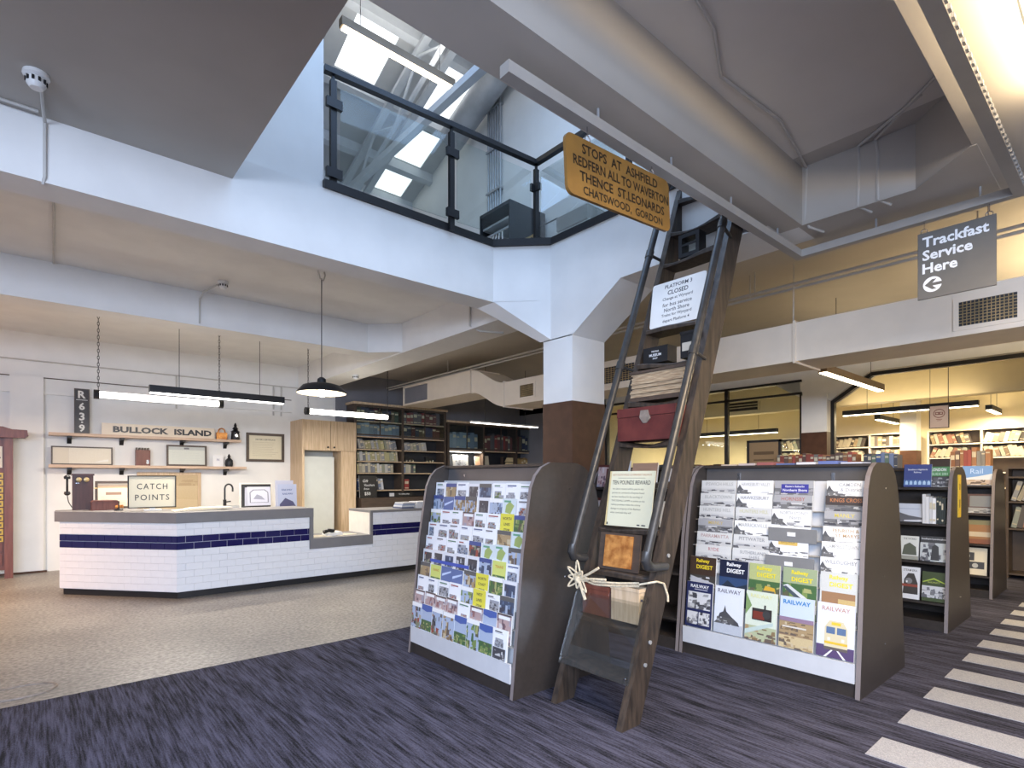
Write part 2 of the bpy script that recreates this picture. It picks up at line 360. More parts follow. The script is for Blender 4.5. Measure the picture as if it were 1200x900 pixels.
for a, b in ((2.93, 3.5), (4.22, 4.76)):
    for c, d in ((1.2, 2.2), (3.0, 4.0), (4.7, 5.75), (6.22, 6.98), (7.25, 7.85), (7.98, 8.5)):
        if a < 3 and c > 7: continue
        n += 1; s = obj('skylight_panel', roofbox(MB(), a, b, c, d, .02, .04), SKYLIGHT, rf)
for y in (1.15, 2.25, 3.0, 4.0, 4.7, 5.75, 6.12, 7.05, 7.9, 8.55, 9.3):
    obj('purlin', roofbox(MB(), -3, 5.0, y-.045, y+.045, -.14, -.001), TRUSS, rf)
for x in (3.72, 4.1):
    obj('rafter', roofbox(MB(), x-.05, x+.05, 0, 10.2, -.20, -.141), TRUSS, rf)
m = MB()
for y in (1.4, 2.6, 3.8, 5.0, 6.2, 7.4, 8.6): m.tube([(3.72, y, rz(y)-.2), (3.72, y+.6, rz(y+.6)-.62)], .02, 6); m.tube([(3.72, y+.6, rz(y+.6)-.62), (3.72, y+1.2, rz(y+1.2)-.2)], .02, 6)
m.tube([(3.72, .5, rz(.5)-.62), (3.72, 9.8, rz(9.8)-.62)], .035, 6)
obj('truss', m, TRUSS, rf)
for x in range(-2, 4):
    obj('rib', roofbox(MB(), x*.55+1.05-.012, x*.55+1.05+.012, 0, 10.2, -.03, -.001), ROOF, rf)
tie = struct('ceiling_beam', MB().box(3.28, 3.37, 2.2, 10.2, 5.52, 5.60), TRUSS, label='grey steel tie under the skylit roof')
# ================================================================ VOID: balustrade, plant, duct
m = MB()
# ---- glass balustrade round the void
bal = thing('glass_balustrade', 'black framed glass balustrade around the edge of the upper floor void', 'balustrade', (4.2, 4.46, 3.955))
def strip(path, hw, z0, z1):
    b = MB()
    for p, q in zip(path, path[1:]):
        d = Vector((q[0]-p[0], q[1]-p[1], 0)).normalized(); nrm = Vector((-d.y, d.x, 0))*hw; e = d*hw
        b.prism([(p[0]-nrm.x-e.x*.3, p[1]-nrm.y-e.y*.3), (q[0]-nrm.x+e.x*.3, q[1]-nrm.y+e.y*.3), (q[0]+nrm.x+e.x*.3, q[1]+nrm.y+e.y*.3), (p[0]+nrm.x-e.x*.3, p[1]+nrm.y-e.y*.3)], 'z', z0, z1)
    return b
kerb = [(1.84, 4.585), (3.665, 4.585), (4.115, 4.135), (4.115, 2.05)]
obj('base_channel', strip(kerb, .03, 3.957, 4.03), BLACK, bal)
rp = [(1.86, 4.62), (4.2, 4.47), (4.2, 2.1)]
obj('handrail', strip(rp, .03, 4.98, 5.03), BLACK, bal)
posts = [(1.93, 4.615), (3.11, 4.54), (4.2, 4.47), (4.2, 3.2)]
for x, y in posts:
    p = obj('post', MB().box(x-.027, x+.027, y-.02, y+.02, 3.957, 4.93).box(x-.012, x+.012, y-.01, y+.01, 4.93, 4.98), BLACK, bal)
    for z in (4.12, 4.72):
        if (x, y) == posts[2]: c = MB().box(x-.07, x+.0, y+.0, y+.03, z-.04, z+.04).box(x-.03, x+.0, y-.07, y, z-.04, z+.04)
        elif x == 4.2: c = MB().box(x-.03, x+.0, y-.07, y+.07, z-.04, z+.04)
        else: c = MB().box(x-.07, x+.07, y-.04, y-.005, z-.04, z+.04)
        obj('clamp', c, BLACK, p)
for p, q in (((1.99, 4.6), (3.05, 4.535)), ((3.17, 4.53), (4.12, 4.47)), ((4.2, 4.40), (4.2, 3.27)), ((4.2, 3.13), (4.2, 2.2))):
    obj('glass_pane', strip([p, q], .006, 4.06, 4.88), GLASS, bal)
# ---- upper suspended lamp, air duct, conduits, rack, printer
t = thing('linear_pendant_lamp', 'bronze linear pendant lamp glowing high in the skylit void', 'lamp', (3.1, 5.5, 6.2))
obj('housing', bm_box(2.38, 3.80, 5.46, 5.54, 6.2, 6.29), BRONZE, t); obj('diffuser', bm_box(2.40, 3.78, 5.465, 5.535, 6.185, 6.2), TUBEY, t)
l = bpy.data.lights.new('up_fill', 'AREA'); l.shape = 'RECTANGLE'; l.size = 1.4; l.size_y = .08; l.energy = 14; l.color = (1, .95, .88); o = bpy.data.objects.new('up_fill', l); COL.objects.link(o); o.parent = t; o.location = (0, 0, .12); o.rotation_euler = (R(180), 0, 0)  # upward fill added to brighten the underside of the roof
for x in (2.6, 3.6): obj('suspension_wire', MB().tube([(x, 5.5, 6.29), (x, 5.5, 7.3)], .004, 5), BLACK, t)
m = MB().tube([(4.72, 5.2, rz(5.2)-.32), (4.72, 6.9, rz(6.9)-.32)], .19, 20)
tag(obj('ventilation_duct', m, GALV, smooth=True), 'fat round grey ventilation duct sloping below the skylight roof', 'duct')
m = MB()
for i in range(6): m.tube([(4.96, 6.02+.055*i, 3.97), (4.96, 6.02+.055*i, 7.0)], .016, 6)
for z in (4.4, 5.0, 5.6, 6.2, 6.8): m.box(4.93, 4.999, 6.0, 6.32, z, z+.03)
tag(obj('cable_riser', m, GALV), 'bundle of grey conduits climbing the white upper wall', 'conduit')
t = thing('server_rack', 'black open server rack standing on the upper floor behind glass', 'cabinet', (4.6, 5.35, 3.955))
obj('casing', MB().box(4.35, 4.95, 5.1, 5.7, 3.957, 4.0).box(4.35, 4.95, 5.1, 5.12, 4.0, 4.86).box(4.35, 4.95, 5.68, 5.7, 4.0, 4.86).box(4.93, 4.95, 5.12, 5.68, 4.0, 4.86).box(4.35, 4.95, 5.1, 5.7, 4.86, 4.9), RACKMETAL, t)
for z in (4.2, 4.38, 4.58, 4.7): obj('rack_shelf', bm_box(4.38, 4.9, 5.13, 5.67, z, z+.025), GALV, t)
m = MB()
for i in range(5): m.tube([(4.37+.01*i, 5.2+.06*i, 4.1), (4.33, 5.28+.07*i, 4.25+.03*i), (4.36, 5.25+.08*i, 4.45), (4.40, 5.3+.05*i, 4.6)], .012, 5)
obj('cable_bundle', m, CABLE, t)
t = thing('office_printer', 'pale grey office printer with raised tray on the upper floor', 'printer', (4.72, 4.2, 3.955))
obj('stand', bm_box(4.5, 4.94, 3.95, 4.45, 3.957, 4.3), PLASTIC, t); obj('body', bm_box(4.48, 4.94, 3.97, 4.43, 4.305, 4.46), ALU, t)
obj('lid', MB().prism([(4.50, 4.465), (4.94, 4.465), (4.94, 4.52), (4.50, 4.485)], 'y', 3.97, 4.43), PLASTIC, t); obj('paper_tray', MB().prism([(4.44, 4.42), (4.56, 4.50), (4.56, 4.52), (4.44, 4.44)], 'y', 4.44, 4.72), BLACK, t)
t = thing('picture_frame', 'small framed picture leaning near the black server rack upstairs', 'picture', (4.5, 4.85, 3.955))
obj('frame', MB().box(4.40, 4.43, 4.72, 5.0, 4.0, 4.36), BRASS, t); obj('print', MB().box(4.395, 4.40, 4.75, 4.97, 4.03, 4.33, col=(.5, .46, .3)), PRINT, t)
obj('stand', bm_box(4.38, 4.46, 4.74, 4.98, 3.957, 4.0), BLACK, t)
# ---- suspended sign rail: three channels in a U
t = thing('sign_rail', 'pale suspended rail frame under the ceiling that carries the hanging signs', 'rail', (4.58, 1.2, 3.25))
obj('channel', MB().box(1.53, 4.62, 1.80, 1.86, 3.245, 3.30), ALU, t); obj('channel', MB().box(4.56, 4.62, .50, 1.80, 3.245, 3.30), ALU, t); obj('channel', MB().box(.8, 4.56, .50, .56, 3.245, 3.30), ALU, t)
m = MB()
for x in (2.15, 2.8, 3.5, 4.2): obj('threaded_rod', MB().tube([(x, 1.83, 3.30), (x, 1.83, 3.40)], .007, 6), GALV, t)
for y in (.72, 1.3): obj('threaded_rod', MB().tube([(4.59, y, 3.30), (4.59, y, 3.40)], .007, 6), GALV, t)
for x in (2.6, 3.6): obj('threaded_rod', MB().tube([(x, .53, 3.30), (x, .53, 3.40)], .007, 6), GALV, t)
for i in range(60): m.box(.9+.06*i, .93+.06*i, .49, .50, 3.255, 3.275)
o = obj('rail_slots', m, GALV, t); o['kind'] = 'stuff'
# ---- yellow station sign hung from the rail
def hook(mb, x, y, z1, z0, axis='x'):
    r = .019; c = z0+r
    pts = [(x+(r*math.sin(a) if axis == 'x' else 0), y+(r*math.sin(a) if axis == 'y' else 0), c+r*math.cos(a)) for a in [2*math.pi*i/10 for i in range(10)]]
    mb.tube(pts, .0035, 5, closed=True); mb.tube([(x, y, z0+2*r), (x, y, z1)], .0035, 5)
def rrect(x0, x1, z0, z1, r, n=4):
    out = []
    for cx, cz, a0 in ((x1-r, z1-r, 0), (x0+r, z1-r, 90), (x0+r, z0+r, 180), (x1-r, z0+r, 270)):
        for i in range(n+1): a = R(a0+90*i/n); out.append((cx+r*math.cos(a), cz+r*math.sin(a)))
    return out
SIGNY = mat('ochre_sign_enamel', (.215, .112, .026), .4, var=.12, scale=6)
t = thing('station_sign', 'ochre yellow hanging sign with black capitals listing train stops', 'sign', (2.33, 1.83, 3.185), (0, R(-3.6), 0))
obj('board', MB().prism(rrect(-.43, .43, -.29, 0, .04), 'y', -.009, .009), SIGNY, t, local=True)
a = Art(.86, .29, -.0095)
for i, s in enumerate(['STOPS  AT  ASHFIELD', 'REDFERN ALL TO WAVERTON', 'THENCE  ST.LEONARDS', 'CHATSWOOD,  GORDON']): a.text(s, .52+(-.02, 0, .0, 0)[i], .745-.235*i, .17, (.010, .008, .006), .02, width=.93)
for f in range(len(a.v)): x, y, z = a.v[f]; a.v[f] = (x, y, z-.29)
obj('lettering', a, PRINT, t, local=True)
m = MB(); hook(m, -.26, 0, .075, -.005); hook(m, .28, 0, .045, -.012); obj('hooks', m, CHROME, t, local=True)
# ---- dark Trackfast sign
SIGND = mat('charcoal_sign_board', (.12, .112, .10), .5, var=.05)
t = thing('hanging_sign', 'dark charcoal hanging sign with white service lettering and round arrow emblem', 'sign', (4.59, .845, 2.72), (0, 0, R(-90)))
obj('board', MB().box(-.205, .205, -.008, .008, 0, .45), SIGND, t, local=True)
a = Art(.41, .45, -.0085); W_ = (.80, .80, .79)
for s, v in (('Trackfast', .775), ('Service', .575), ('Here', .375)): a.text(s, .065, v-(.0), .155, W_, .028, 'l')
n_ = 24; cx, cz, r = .20, .20, .115
a.poly([(cx+r*1.1*math.cos(2*math.pi*i/n_), cz+r*math.sin(2*math.pi*i/n_)) for i in range(n_)], W_)
D_ = (.12, .112, .10)
a.poly([(cx-.105, cz), (cx-.005, cz+.075), (cx+.055, cz+.075), (cx+.0, cz+.022), (cx+.14, cz+.022), (cx+.14, cz-.022), (cx, cz-.022), (cx+.055, cz-.075), (cx-.005, cz-.075)], D_)
obj('lettering', a, PRINT, t, local=True)
m = MB(); hook(m, -.17, 0, .535, .44); hook(m, .17, 0, .535, .44); obj('hooks', m, CHROME, t, local=True)

# ================================================================ LADDER
SL = .382                                    # lean: dx per metre of height
LX, LY = 2.60, 2.33
lad = thing('timber_ladder', 'tall weathered timber station ladder leaning against the upper floor edge', 'ladder', (LX, LY, 0))
TOP = 4.12
def stile(y, wobble):
    b = MB(); n = 14; vs = []
    for i in range(n+1):
        z = TOP*i/n; x = LX+SL*z; k = wobble*math.sin(i*2.1)*.004
        d = .175
        vs += [(x+k, y-.024, z), (x+d+k, y-.024, z), (x+d+k, y+.024, z), (x+k, y+.024, z)]
    fs = [(0, 3, 2, 1), tuple(4*n+j for j in range(4))]
    for i in range(n):
        for j in range(4): a_ = 4*i+j; b_ = 4*i+(j+1) % 4; fs.append((a_, b_, b_+4, a_+4))
    return b.add(vs, fs)
for y, wv in ((2.055, 1), (2.60, -1)):
    s = obj('stile', stile(y, wv), LADDERWOOD, lad)
    if y < 2.1:
        for z in (.35, .48, 1.0): obj('bolt', MB().lathe([(.013, -.008), (.013, 0)], (LX+SL*z+.09, y-.024, z), 8, 'y'), GALV, s)
zs_t = [.27, .56, .86, 1.15, 1.45, 1.75, 2.05, 2.35, 2.64, 2.93, 3.22, 3.50, 3.80]
def tread(z, seed):
    rnd = random.Random(seed); b = MB(); n = 10; vs = []; amp = .024
    for i in range(n+1):
        u = i/n; y = 2.079+(2.576-2.079)*u; sag = amp*math.sin(math.pi*u*1.0)*(1 if seed % 2 else .6)+amp*.5*math.sin(u*5+seed)
        x0 = LX+SL*z-.012+.008*math.sin(u*4+seed); x1 = LX+SL*z+.165
        vs += [(x0, y, z-.022-sag*.4), (x1, y, z-.022-sag*.3), (x1, y, z+.014-sag*.5), (x0+.012, y, z+.016-sag), (x0, y, z+.006-sag)]
    fs = [(0, 4, 3, 2, 1), tuple(5*n+j for j in range(5))]
    for i in range(n):
        for j in range(5): a_ = 5*i+j; b_ = 5*i+(j+1) % 5; fs.append((a_, b_, b_+5, a_+5))
    return b.add(vs, fs)
for i, z in enumerate(zs_t): obj('tread', tread(z, i), LADDERWOOD, lad, smooth=True)
# pipe handrails
for nm, y, ox, z0, z1, yin, yst in (('handrail', 2.645, -.15, .985, 4.3, 2.62, 2.624), ('handrail', 1.995, -.20, 1.0, 4.3, 2.03, 2.03)):
    x0 = LX+SL*z0+ox; x1 = LX+SL*z1+ox+.04
    o = obj(nm, MB().tube([(x0, y, z0), (x1, y, z1)], .027, 12), STEEL, lad, smooth=True)
    obj('elbow', MB().tube([(x0+.012, y, z0+.05), (x0, y, z0), (x0+.02, y, z0-.035), (x0+.07, y+(yst-y)*.3, z0-.05), (x0-ox+.06, y+(yst-y), z0-.065)], [.032, .033, .034, .030, .028], 12), STEEL, o, smooth=True)
    for z in (2.35, 3.3): obj('bracket', MB().tube([(x0+(x1-x0)*(z-z0)/(z1-z0), y, z), (LX+SL*z+.02, yst, z-.02)], .012, 8).tube([(x0+(x1-x0)*(z-.03-z0)/(z1-z0), y, z-.03), (x0+(x1-x0)*(z+.03-z0)/(z1-z0), y, z+.03)], .032, 12), STEEL, o)
# plexiglass guard over the lowest steps
def lp(z, d=0): return LX+SL*z+d
m = MB(); z0, z1 = .255, .76
m.prism([(lp(z0, -.030), z0), (lp(z0, -.022), z0), (lp(z1, -.022), z1), (lp(z1, -.030), z1)], 'y', 2.04, 2.62)
g = obj('plexiglass_guard', m, PLEXI, lad, label='clear plexiglass sheet screwed over the lowest steps')
for y, z in ((2.07, .285), (2.595, .285), (2.07, .735), (2.595, .735)): obj('screw', MB().lathe([(.008, -.006), (.008, 0)], (lp(z, -.030), y, z), 8, 'x'), CHROME, g)
def rest(k): return zs_t[k]+.017             # top of tread k
# rope tied round the ladder
m = MB(); zc = .80; xk = lp(zc, -.06)
def ropeline(pts, r=.008): m.tube(pts, r, 6)
KY = 2.60
for dz in (0, .018): ropeline([(xk+.02, KY, zc+dz), (xk, 2.45, zc-.02+dz), (xk-.005, 2.25, zc+.0+dz), (xk+.01, 2.10, zc+.02+dz)])
ropeline([(xk+.01, 2.10, zc+.03), (xk+.09, 2.02, zc+.05), (xk+.16, 2.018, zc+.03), (xk+.20, 2.016, zc-.05), (xk+.20, 2.014, zc-.09)], .007)
for i in range(8):
    a = 2*math.pi*i/8; rr = .05+.016*(i % 3); yy = KY-.01; pts = []
    for j in range(9):
        q = math.pi*j/8; l = math.sin(q)*rr*1.6; ww = (j/8-.5)*.05
        pts.append((xk-.012-.012*math.sin(q)*(1+i % 2), yy+l*math.cos(a)-ww*math.sin(a), zc+.01+l*math.sin(a)*.9+ww*math.cos(a)))
    ropeline(pts, .0065)
ropeline([(xk-.02, KY-.02, zc), (xk-.03, KY-.06, zc-.06), (xk-.02, KY-.08, zc-.13)], .012); ropeline([(xk-.02, KY-.03, zc+.01), (xk-.03, KY-.12, zc+.05), (xk-.02, KY-.20, zc+.10)], .009)
ropeline([(xk-.02, KY-.03, zc), (xk-.03, KY-.14, zc+.02), (xk-.02, KY-.26, zc+.03)], .009); m.lathe([(.0, -.028), (.024, -.02), (.03, 0), (.024, .02), (0, .028)], (xk-.012, KY-.01, zc), 10)
tag(obj('tied_rope', m, ROPE, smooth=True), 'pale natural rope tied in a bow across the ladder', 'rope')
# things on the treads
def on_tread(k, dx=.06): return lp(zs_t[k], dx), rest(k)
# top: small black lantern
x, z = on_tread(10, .02); t = thing('tin_lantern', 'small black lantern with square window, topmost item on the ladder', 'lantern', (x, 2.36, z))
obj('casing', MB().box(x, x+.10, 2.27, 2.45, z, z+.03).box(x, x+.10, 2.27, 2.30, z+.03, z+.15).box(x, x+.10, 2.42, 2.45, z+.03, z+.15).box(x, x+.1, 2.27, 2.45, z+.15, z+.18), BLACK, t)
obj('window_pane', bm_box(x+.04, x+.05, 2.30, 2.42, z+.03, z+.15), GLASS, t); obj('bar', bm_box(x-.004, x+.006, 2.30, 2.42, z+.085, z+.10), BLACK, t)
# enamel sign
x, z = on_tread(8, .02)
t = thing('enamel_sign', 'white chipped platform closed notice leaning on a ladder tread', 'sign', (x, 2.335, z), (R(-8), 0, R(-90)))
obj('plate', MB().prism(rrect(-.23, .23, 0, .355, .02), 'y', -.004, .004), PLASTIC, t, local=True)
K_ = (.03, .03, .035)
for s, v, hh, bd in (('PLATFORM 3', .845, .085, .004), ('CLOSED', .695, .10, .008), ('Change at Wynyard', .56, .085, 0), ('for bus service', .435, .085, 0), ('North Shore', .315, .085, 0), ('Trains for Wynyard', .19, .085, 0), ('depart Platform 4', .065, .085, 0)): b = Art(.46, .355, -.0045); b.text(s, .5, v, hh, K_, bd+.009, width=.93); obj('lettering', b, PRINT, t, local=True)
for q in range(0): a.rect(*(lambda u, v: (u, v, u+.02, v+.012))(random.Random(q).uniform(.02, .95), random.Random(q+50).uniform(.02, .95)), (.55, .55, .56))
# two black boxes
x, z = on_tread(7, .02)
t = thing('black_box', 'small black box with white label lettering, left on its tread', 'box', (x, 2.43, z)); obj('body', bm_box(x, x+.12, 2.33, 2.545, z, z+.12), BLACK, t)
a = Art(.21, .12, -.001)
for s, v in (('THE RAIL', .66), ('MUSEUM', .40), ('SHOP', .22)): a.text(s, .5, v, .17 if v < .6 and v > .3 else .1, (.75, .76, .78), .02, width=.6)
a.M = None; l = MB(); l.v = [(x+vy, 2.4375-vx, z+vz) for vx, vy, vz in a.v]; l.f = a.f; l.c = a.c; l.m = a.m; obj('lettering', l, PRINT, t)
t = thing('black_box', 'dark square tin with pale label, right-hand box on the ladder', 'box', (x, 2.13, z)); obj('body', bm_box(x+.02, x+.13, 2.085, 2.235, z, z+.17), BLACK, t); obj('lid', bm_box(x+.015, x+.135, 2.082, 2.238, z+.17, z+.19), BLACK, t)
obj('paper_label', MB().box(x+.018, x+.02, 2.12, 2.22, z+.05, z+.11, col=(.5, .47, .4)), PRINT, t)
# stack of old paper
x, z = on_tread(6, .0); t = thing('bound_ledger', 'thick old bound ledger with ragged yellowed page edges on the ladder', 'book', (x, 2.33, z))
m = MB(); rnd = random.Random(3)
for i in range(13): zz = z+.03+i*.0135; d = rnd.uniform(-.014, .012); m.box(x+d, x+.19, 2.10+rnd.uniform(0, .02), 2.565-rnd.uniform(0, .02), zz, zz+.0125)
obj('pages', m, PAPERPILE, t); obj('cover', MB().box(x-.005, x+.2, 2.092, 2.572, z, z+.03).box(x-.005, x+.2, 2.092, 2.572, z+.206, z+.225), DARKWOOD, t)
# maroon tin trunk
x, z = on_tread(5, -.03); t = thing('tin_chest', 'maroon painted tin chest with worn clasp on a ladder tread', 'chest', (x, 2.33, z))
obj('body', bm_box(x, x+.24, 2.085, 2.570, z, z+.17), TRUNK, t); obj('lid', MB().prism([(x-.006, z+.172), (x+.246, z+.172), (x+.24, z+.235), (x, z+.235)], 'y', 2.082, 2.573), TRUNK, t)
obj('clasp', MB().prism([(2.30, z+.21), (2.36, z+.21), (2.37, z+.16), (2.34, z+.12), (2.31, z+.12), (2.28, z+.15)], 'x', x-.010, x), WORN, t)
# poster and copper plate
x, z = on_tread(3, .0)
t = thing('reward_poster', 'cream old reward notice with rows of black type on the ladder', 'poster', (x, 2.335, z), (R(-10), 0, R(-90)))
obj('sheet', MB().box(-.19, .19, -.004, .004, 0, .385, col=(.66, .64, .47)), PRINT, t, local=True)
a = Art(.38, .385, -.0045); a.rect(0, 0, .04, 1, (.60, .48, .24)); a.text('NEW SOUTH WALES GOVERNMENT RAILWAYS', .5, .915, .035, (.40, .14, .05), 0, width=.86); a.rect(.2, .87, .8, .875, K_)
a.text('TEN POUNDS REWARD', .5, .755, .075, K_, .01, width=.84)
for i, s in enumerate(['the above reward will be paid to any', 'person on conviction of anyone found', 'to have interfered in the working of', 'THE SIGNALS LAMPS or points on the', 'railway premises within the colony', 'damage to property of the Railways', 'when convicted they will']): a.text(s, .10, .65-.072*i, .042, (.10, .09, .08), 0, 'l', width=.80 if i < 6 else .5)
a.rect(.04, .02, .07, .06, K_); a.rect(.72, .03, .78, .05, K_); a.rect(.82, .03, .9, .05, K_); obj('lettering', a, PRINT, t, local=True)
x, z = on_tread(2, .02); t = thing('copper_plate', 'shiny beaten copper plate propped behind the rope bow', 'plate', (x, 2.35, z), (R(-8), 0, R(-90)))
obj('plate', MB().box(-.115, .115, -.006, .006, .02, .235), COPPER, t, local=True); obj('backing', MB().box(-.17, .17, .008, .02, 0, .25), DARKWOOD, t, local=True)
x, z = on_tread(1, .03); t = thing('wooden_case', 'brown wooden case behind the plexiglass guard of the ladder', 'box', (x, 2.4, z)); obj('body', bm_box(x, x+.11, 2.33, 2.56, z, z+.17), REDWOOD, t); obj('lid', bm_box(x-.004, x+.114, 2.326, 2.564, z+.172, z+.20), REDWOOD, t)
t = thing('wooden_case', 'plain oak case, right-hand one behind the ladder guard', 'box', (x, 2.18, z)); obj('body', bm_box(x, x+.11, 2.09, 2.31, z, z+.20), OAK, t); obj('lid', bm_box(x-.004, x+.114, 2.086, 2.314, z+.202, z+.225), OAK, t)
# ================================================================ DISPLAY RACKS
PROF = [(0, 0), (.05, .46), (.10, .98), (.155, 1.32), (.175, 1.43), (.215, 1.515), (.275, 1.575), (.36, 1.61), (.63, 1.61), (.72, 1.58), (.79, 1.52), (.84, 1.43), (.875, 1.32), (.93, .98), (.98, .46), (1.03, 0)]
def end_panel(mb, x0, y0, y1): return mb.prism([(x0+a, b) for a, b in PROF], 'y', y0, y1)
def edge_strip(x0, y0, y1):
    mb = MB(); P = [(x0+a, b) for a, b in PROF]
    for p, q in zip(P, P[1:]): mb.quad((p[0]-.0015, y0, p[1]+.001), (q[0]-.0015, y0, q[1]+.001), (q[0]-.0015, y1, q[1]+.001), (p[0]-.0015, y1, p[1]+.001))
    for k in (1,): pass
    return mb
def rack(name, label, x0, ys, th=.03):
    y0, y1 = ys[0], ys[-1]
    t = thing(name, label, 'rack', (x0+.515, (y0+y1)/2, 0))
    for y in ys:
        a = y if y == y0 else (y-th if y == y1 else y-th/2); p = obj('end_panel', end_panel(MB(), x0, a, a+th), DARKLAM, t)
        obj('edge_band', edge_strip(x0, a, a+th), EDGE, p)
        for zz, xx in ((.28, .53), (.78, .5), (1.42, .55)):
            if y == y0: obj('screw_cap', MB().lathe([(.006, -.003), (.006, 0)], (x0+xx, a, zz), 8, 'y'), CHROME, p)
    obj('plinth', bm_box(x0+.025, x0+1.0, y0+th, y1-th, 0, .098), DARKLAM, t)
    obj('top_cap', bm_box(x0+.36, x0+.67, y0+th, y1-th, 1.585, 1.605), DARKLAM, t)
    return t
def bx(z): return .0+.29*(z-.235)/1.24          # board front surface, relative x at height z
def front_board(t, x0, y0, y1, tops):
    m = MB(); m.prism([(x0+bx(.235)+.045, .105), (x0+bx(.235)+.06, .105), (x0+bx(1.475)+.075, 1.475), (x0+bx(1.475)+.06, 1.475)], 'y', y0, y1)
    obj('back_board', m, BOARD, t)
    obj('front_lip', bm_box(x0+.003, x0+.018, y0, y1, .10, .235), BOARD, t)
    obj('header_panel', MB().prism([(x0+.38, 1.40), (x0+.40, 1.40), (x0+.42, 1.584), (x0+.40, 1.584)], 'y', y0, y1), HEADER, t)
    for z in tops: obj('ledge', bm_box(x0+bx(z)+.002, x0+bx(z)+.052, y0, y1, z-.006, z-.001), ALU, t)
LD = rack('leaflet_rack', 'dark charcoal display rack of small leaflets, left of the ladder', 2.415, (2.80, 4.18))
LZ = [.229+.1134*i for i in range(10)][::-1]     # pocket floors, top row first
front_board(LD, 2.415, 2.835, 4.145, LZ[:-1])
for y in (3.0, 3.9): obj('bracket', bm_box(2.415+.392, 2.415+.40, y-.008, y+.008, 1.48, 1.53), CHROME, LD)
RD = rack('magazine_rack', 'dark charcoal display rack of railway magazines, right of the ladder', 4.187, (1.28, 2.66))
RZ = [.24, .46, .70, .81, .92, 1.03, 1.14, 1.25][::-1]
front_board(RD, 4.187, 1.315, 2.625, RZ[:-1])
for y in (1.58, 2.32): obj('bracket', bm_box(4.187+.385, 4.187+.40, y-.01, y+.01, 1.475, 1.54), CHROME, RD)
SKYC, BL, WH, PK = (.36, .43, .56), (.05, .08, .24), (.80, .80, .79), (.60, .38, .38)
PALS = {'bw': [(.06, .06, .07), (.16, .16, .17), (.32, .32, .33), (.5, .5, .5), (.11, .11, .12)], 'green': [(.06, .13, .05), (.18, .25, .08), (.35, .36, .15), (.10, .10, .06)], 'blue': [(.05, .07, .12), (.12, .17, .26), (.34, .40, .50), (.05, .05, .07)],
        'red': [(.25, .04, .03), (.40, .12, .08), (.14, .05, .04), (.5, .4, .3)], 'tan': [(.36, .26, .14), (.22, .15, .08), (.5, .42, .28), (.13, .10, .08)], 'pink': [(.42, .30, .29), (.26, .13, .13), (.55, .50, .50), (.14, .09, .11), (.32, .30, .36)], 'grey': [(.34, .34, .36), (.2, .2, .22), (.5, .5, .52)],
        'loco': [(.05, .05, .06), (.28, .07, .05), (.12, .11, .10), (.36, .32, .26), (.20, .22, .14)]}
def sheet(name, w, h, draw, x, y, z, tilt, label, cat, group=None, th=.004, back=(.7, .7, .68), rz=-90):
    """one leaflet, magazine or face-out book: a thin printed block standing at (x,y,z), front to -x"""
    b = Art(w, h, -th/2-.0002); MB.box(b, -w/2, w/2, -th/2, th/2, 0, h, col=back); draw(b)
    o = obj(name, b, PRINT, None, local=True); o.location = (x, y, z); o.rotation_euler = (R(-tilt), 0, R(rz))
    return tag(o, label, cat, group)
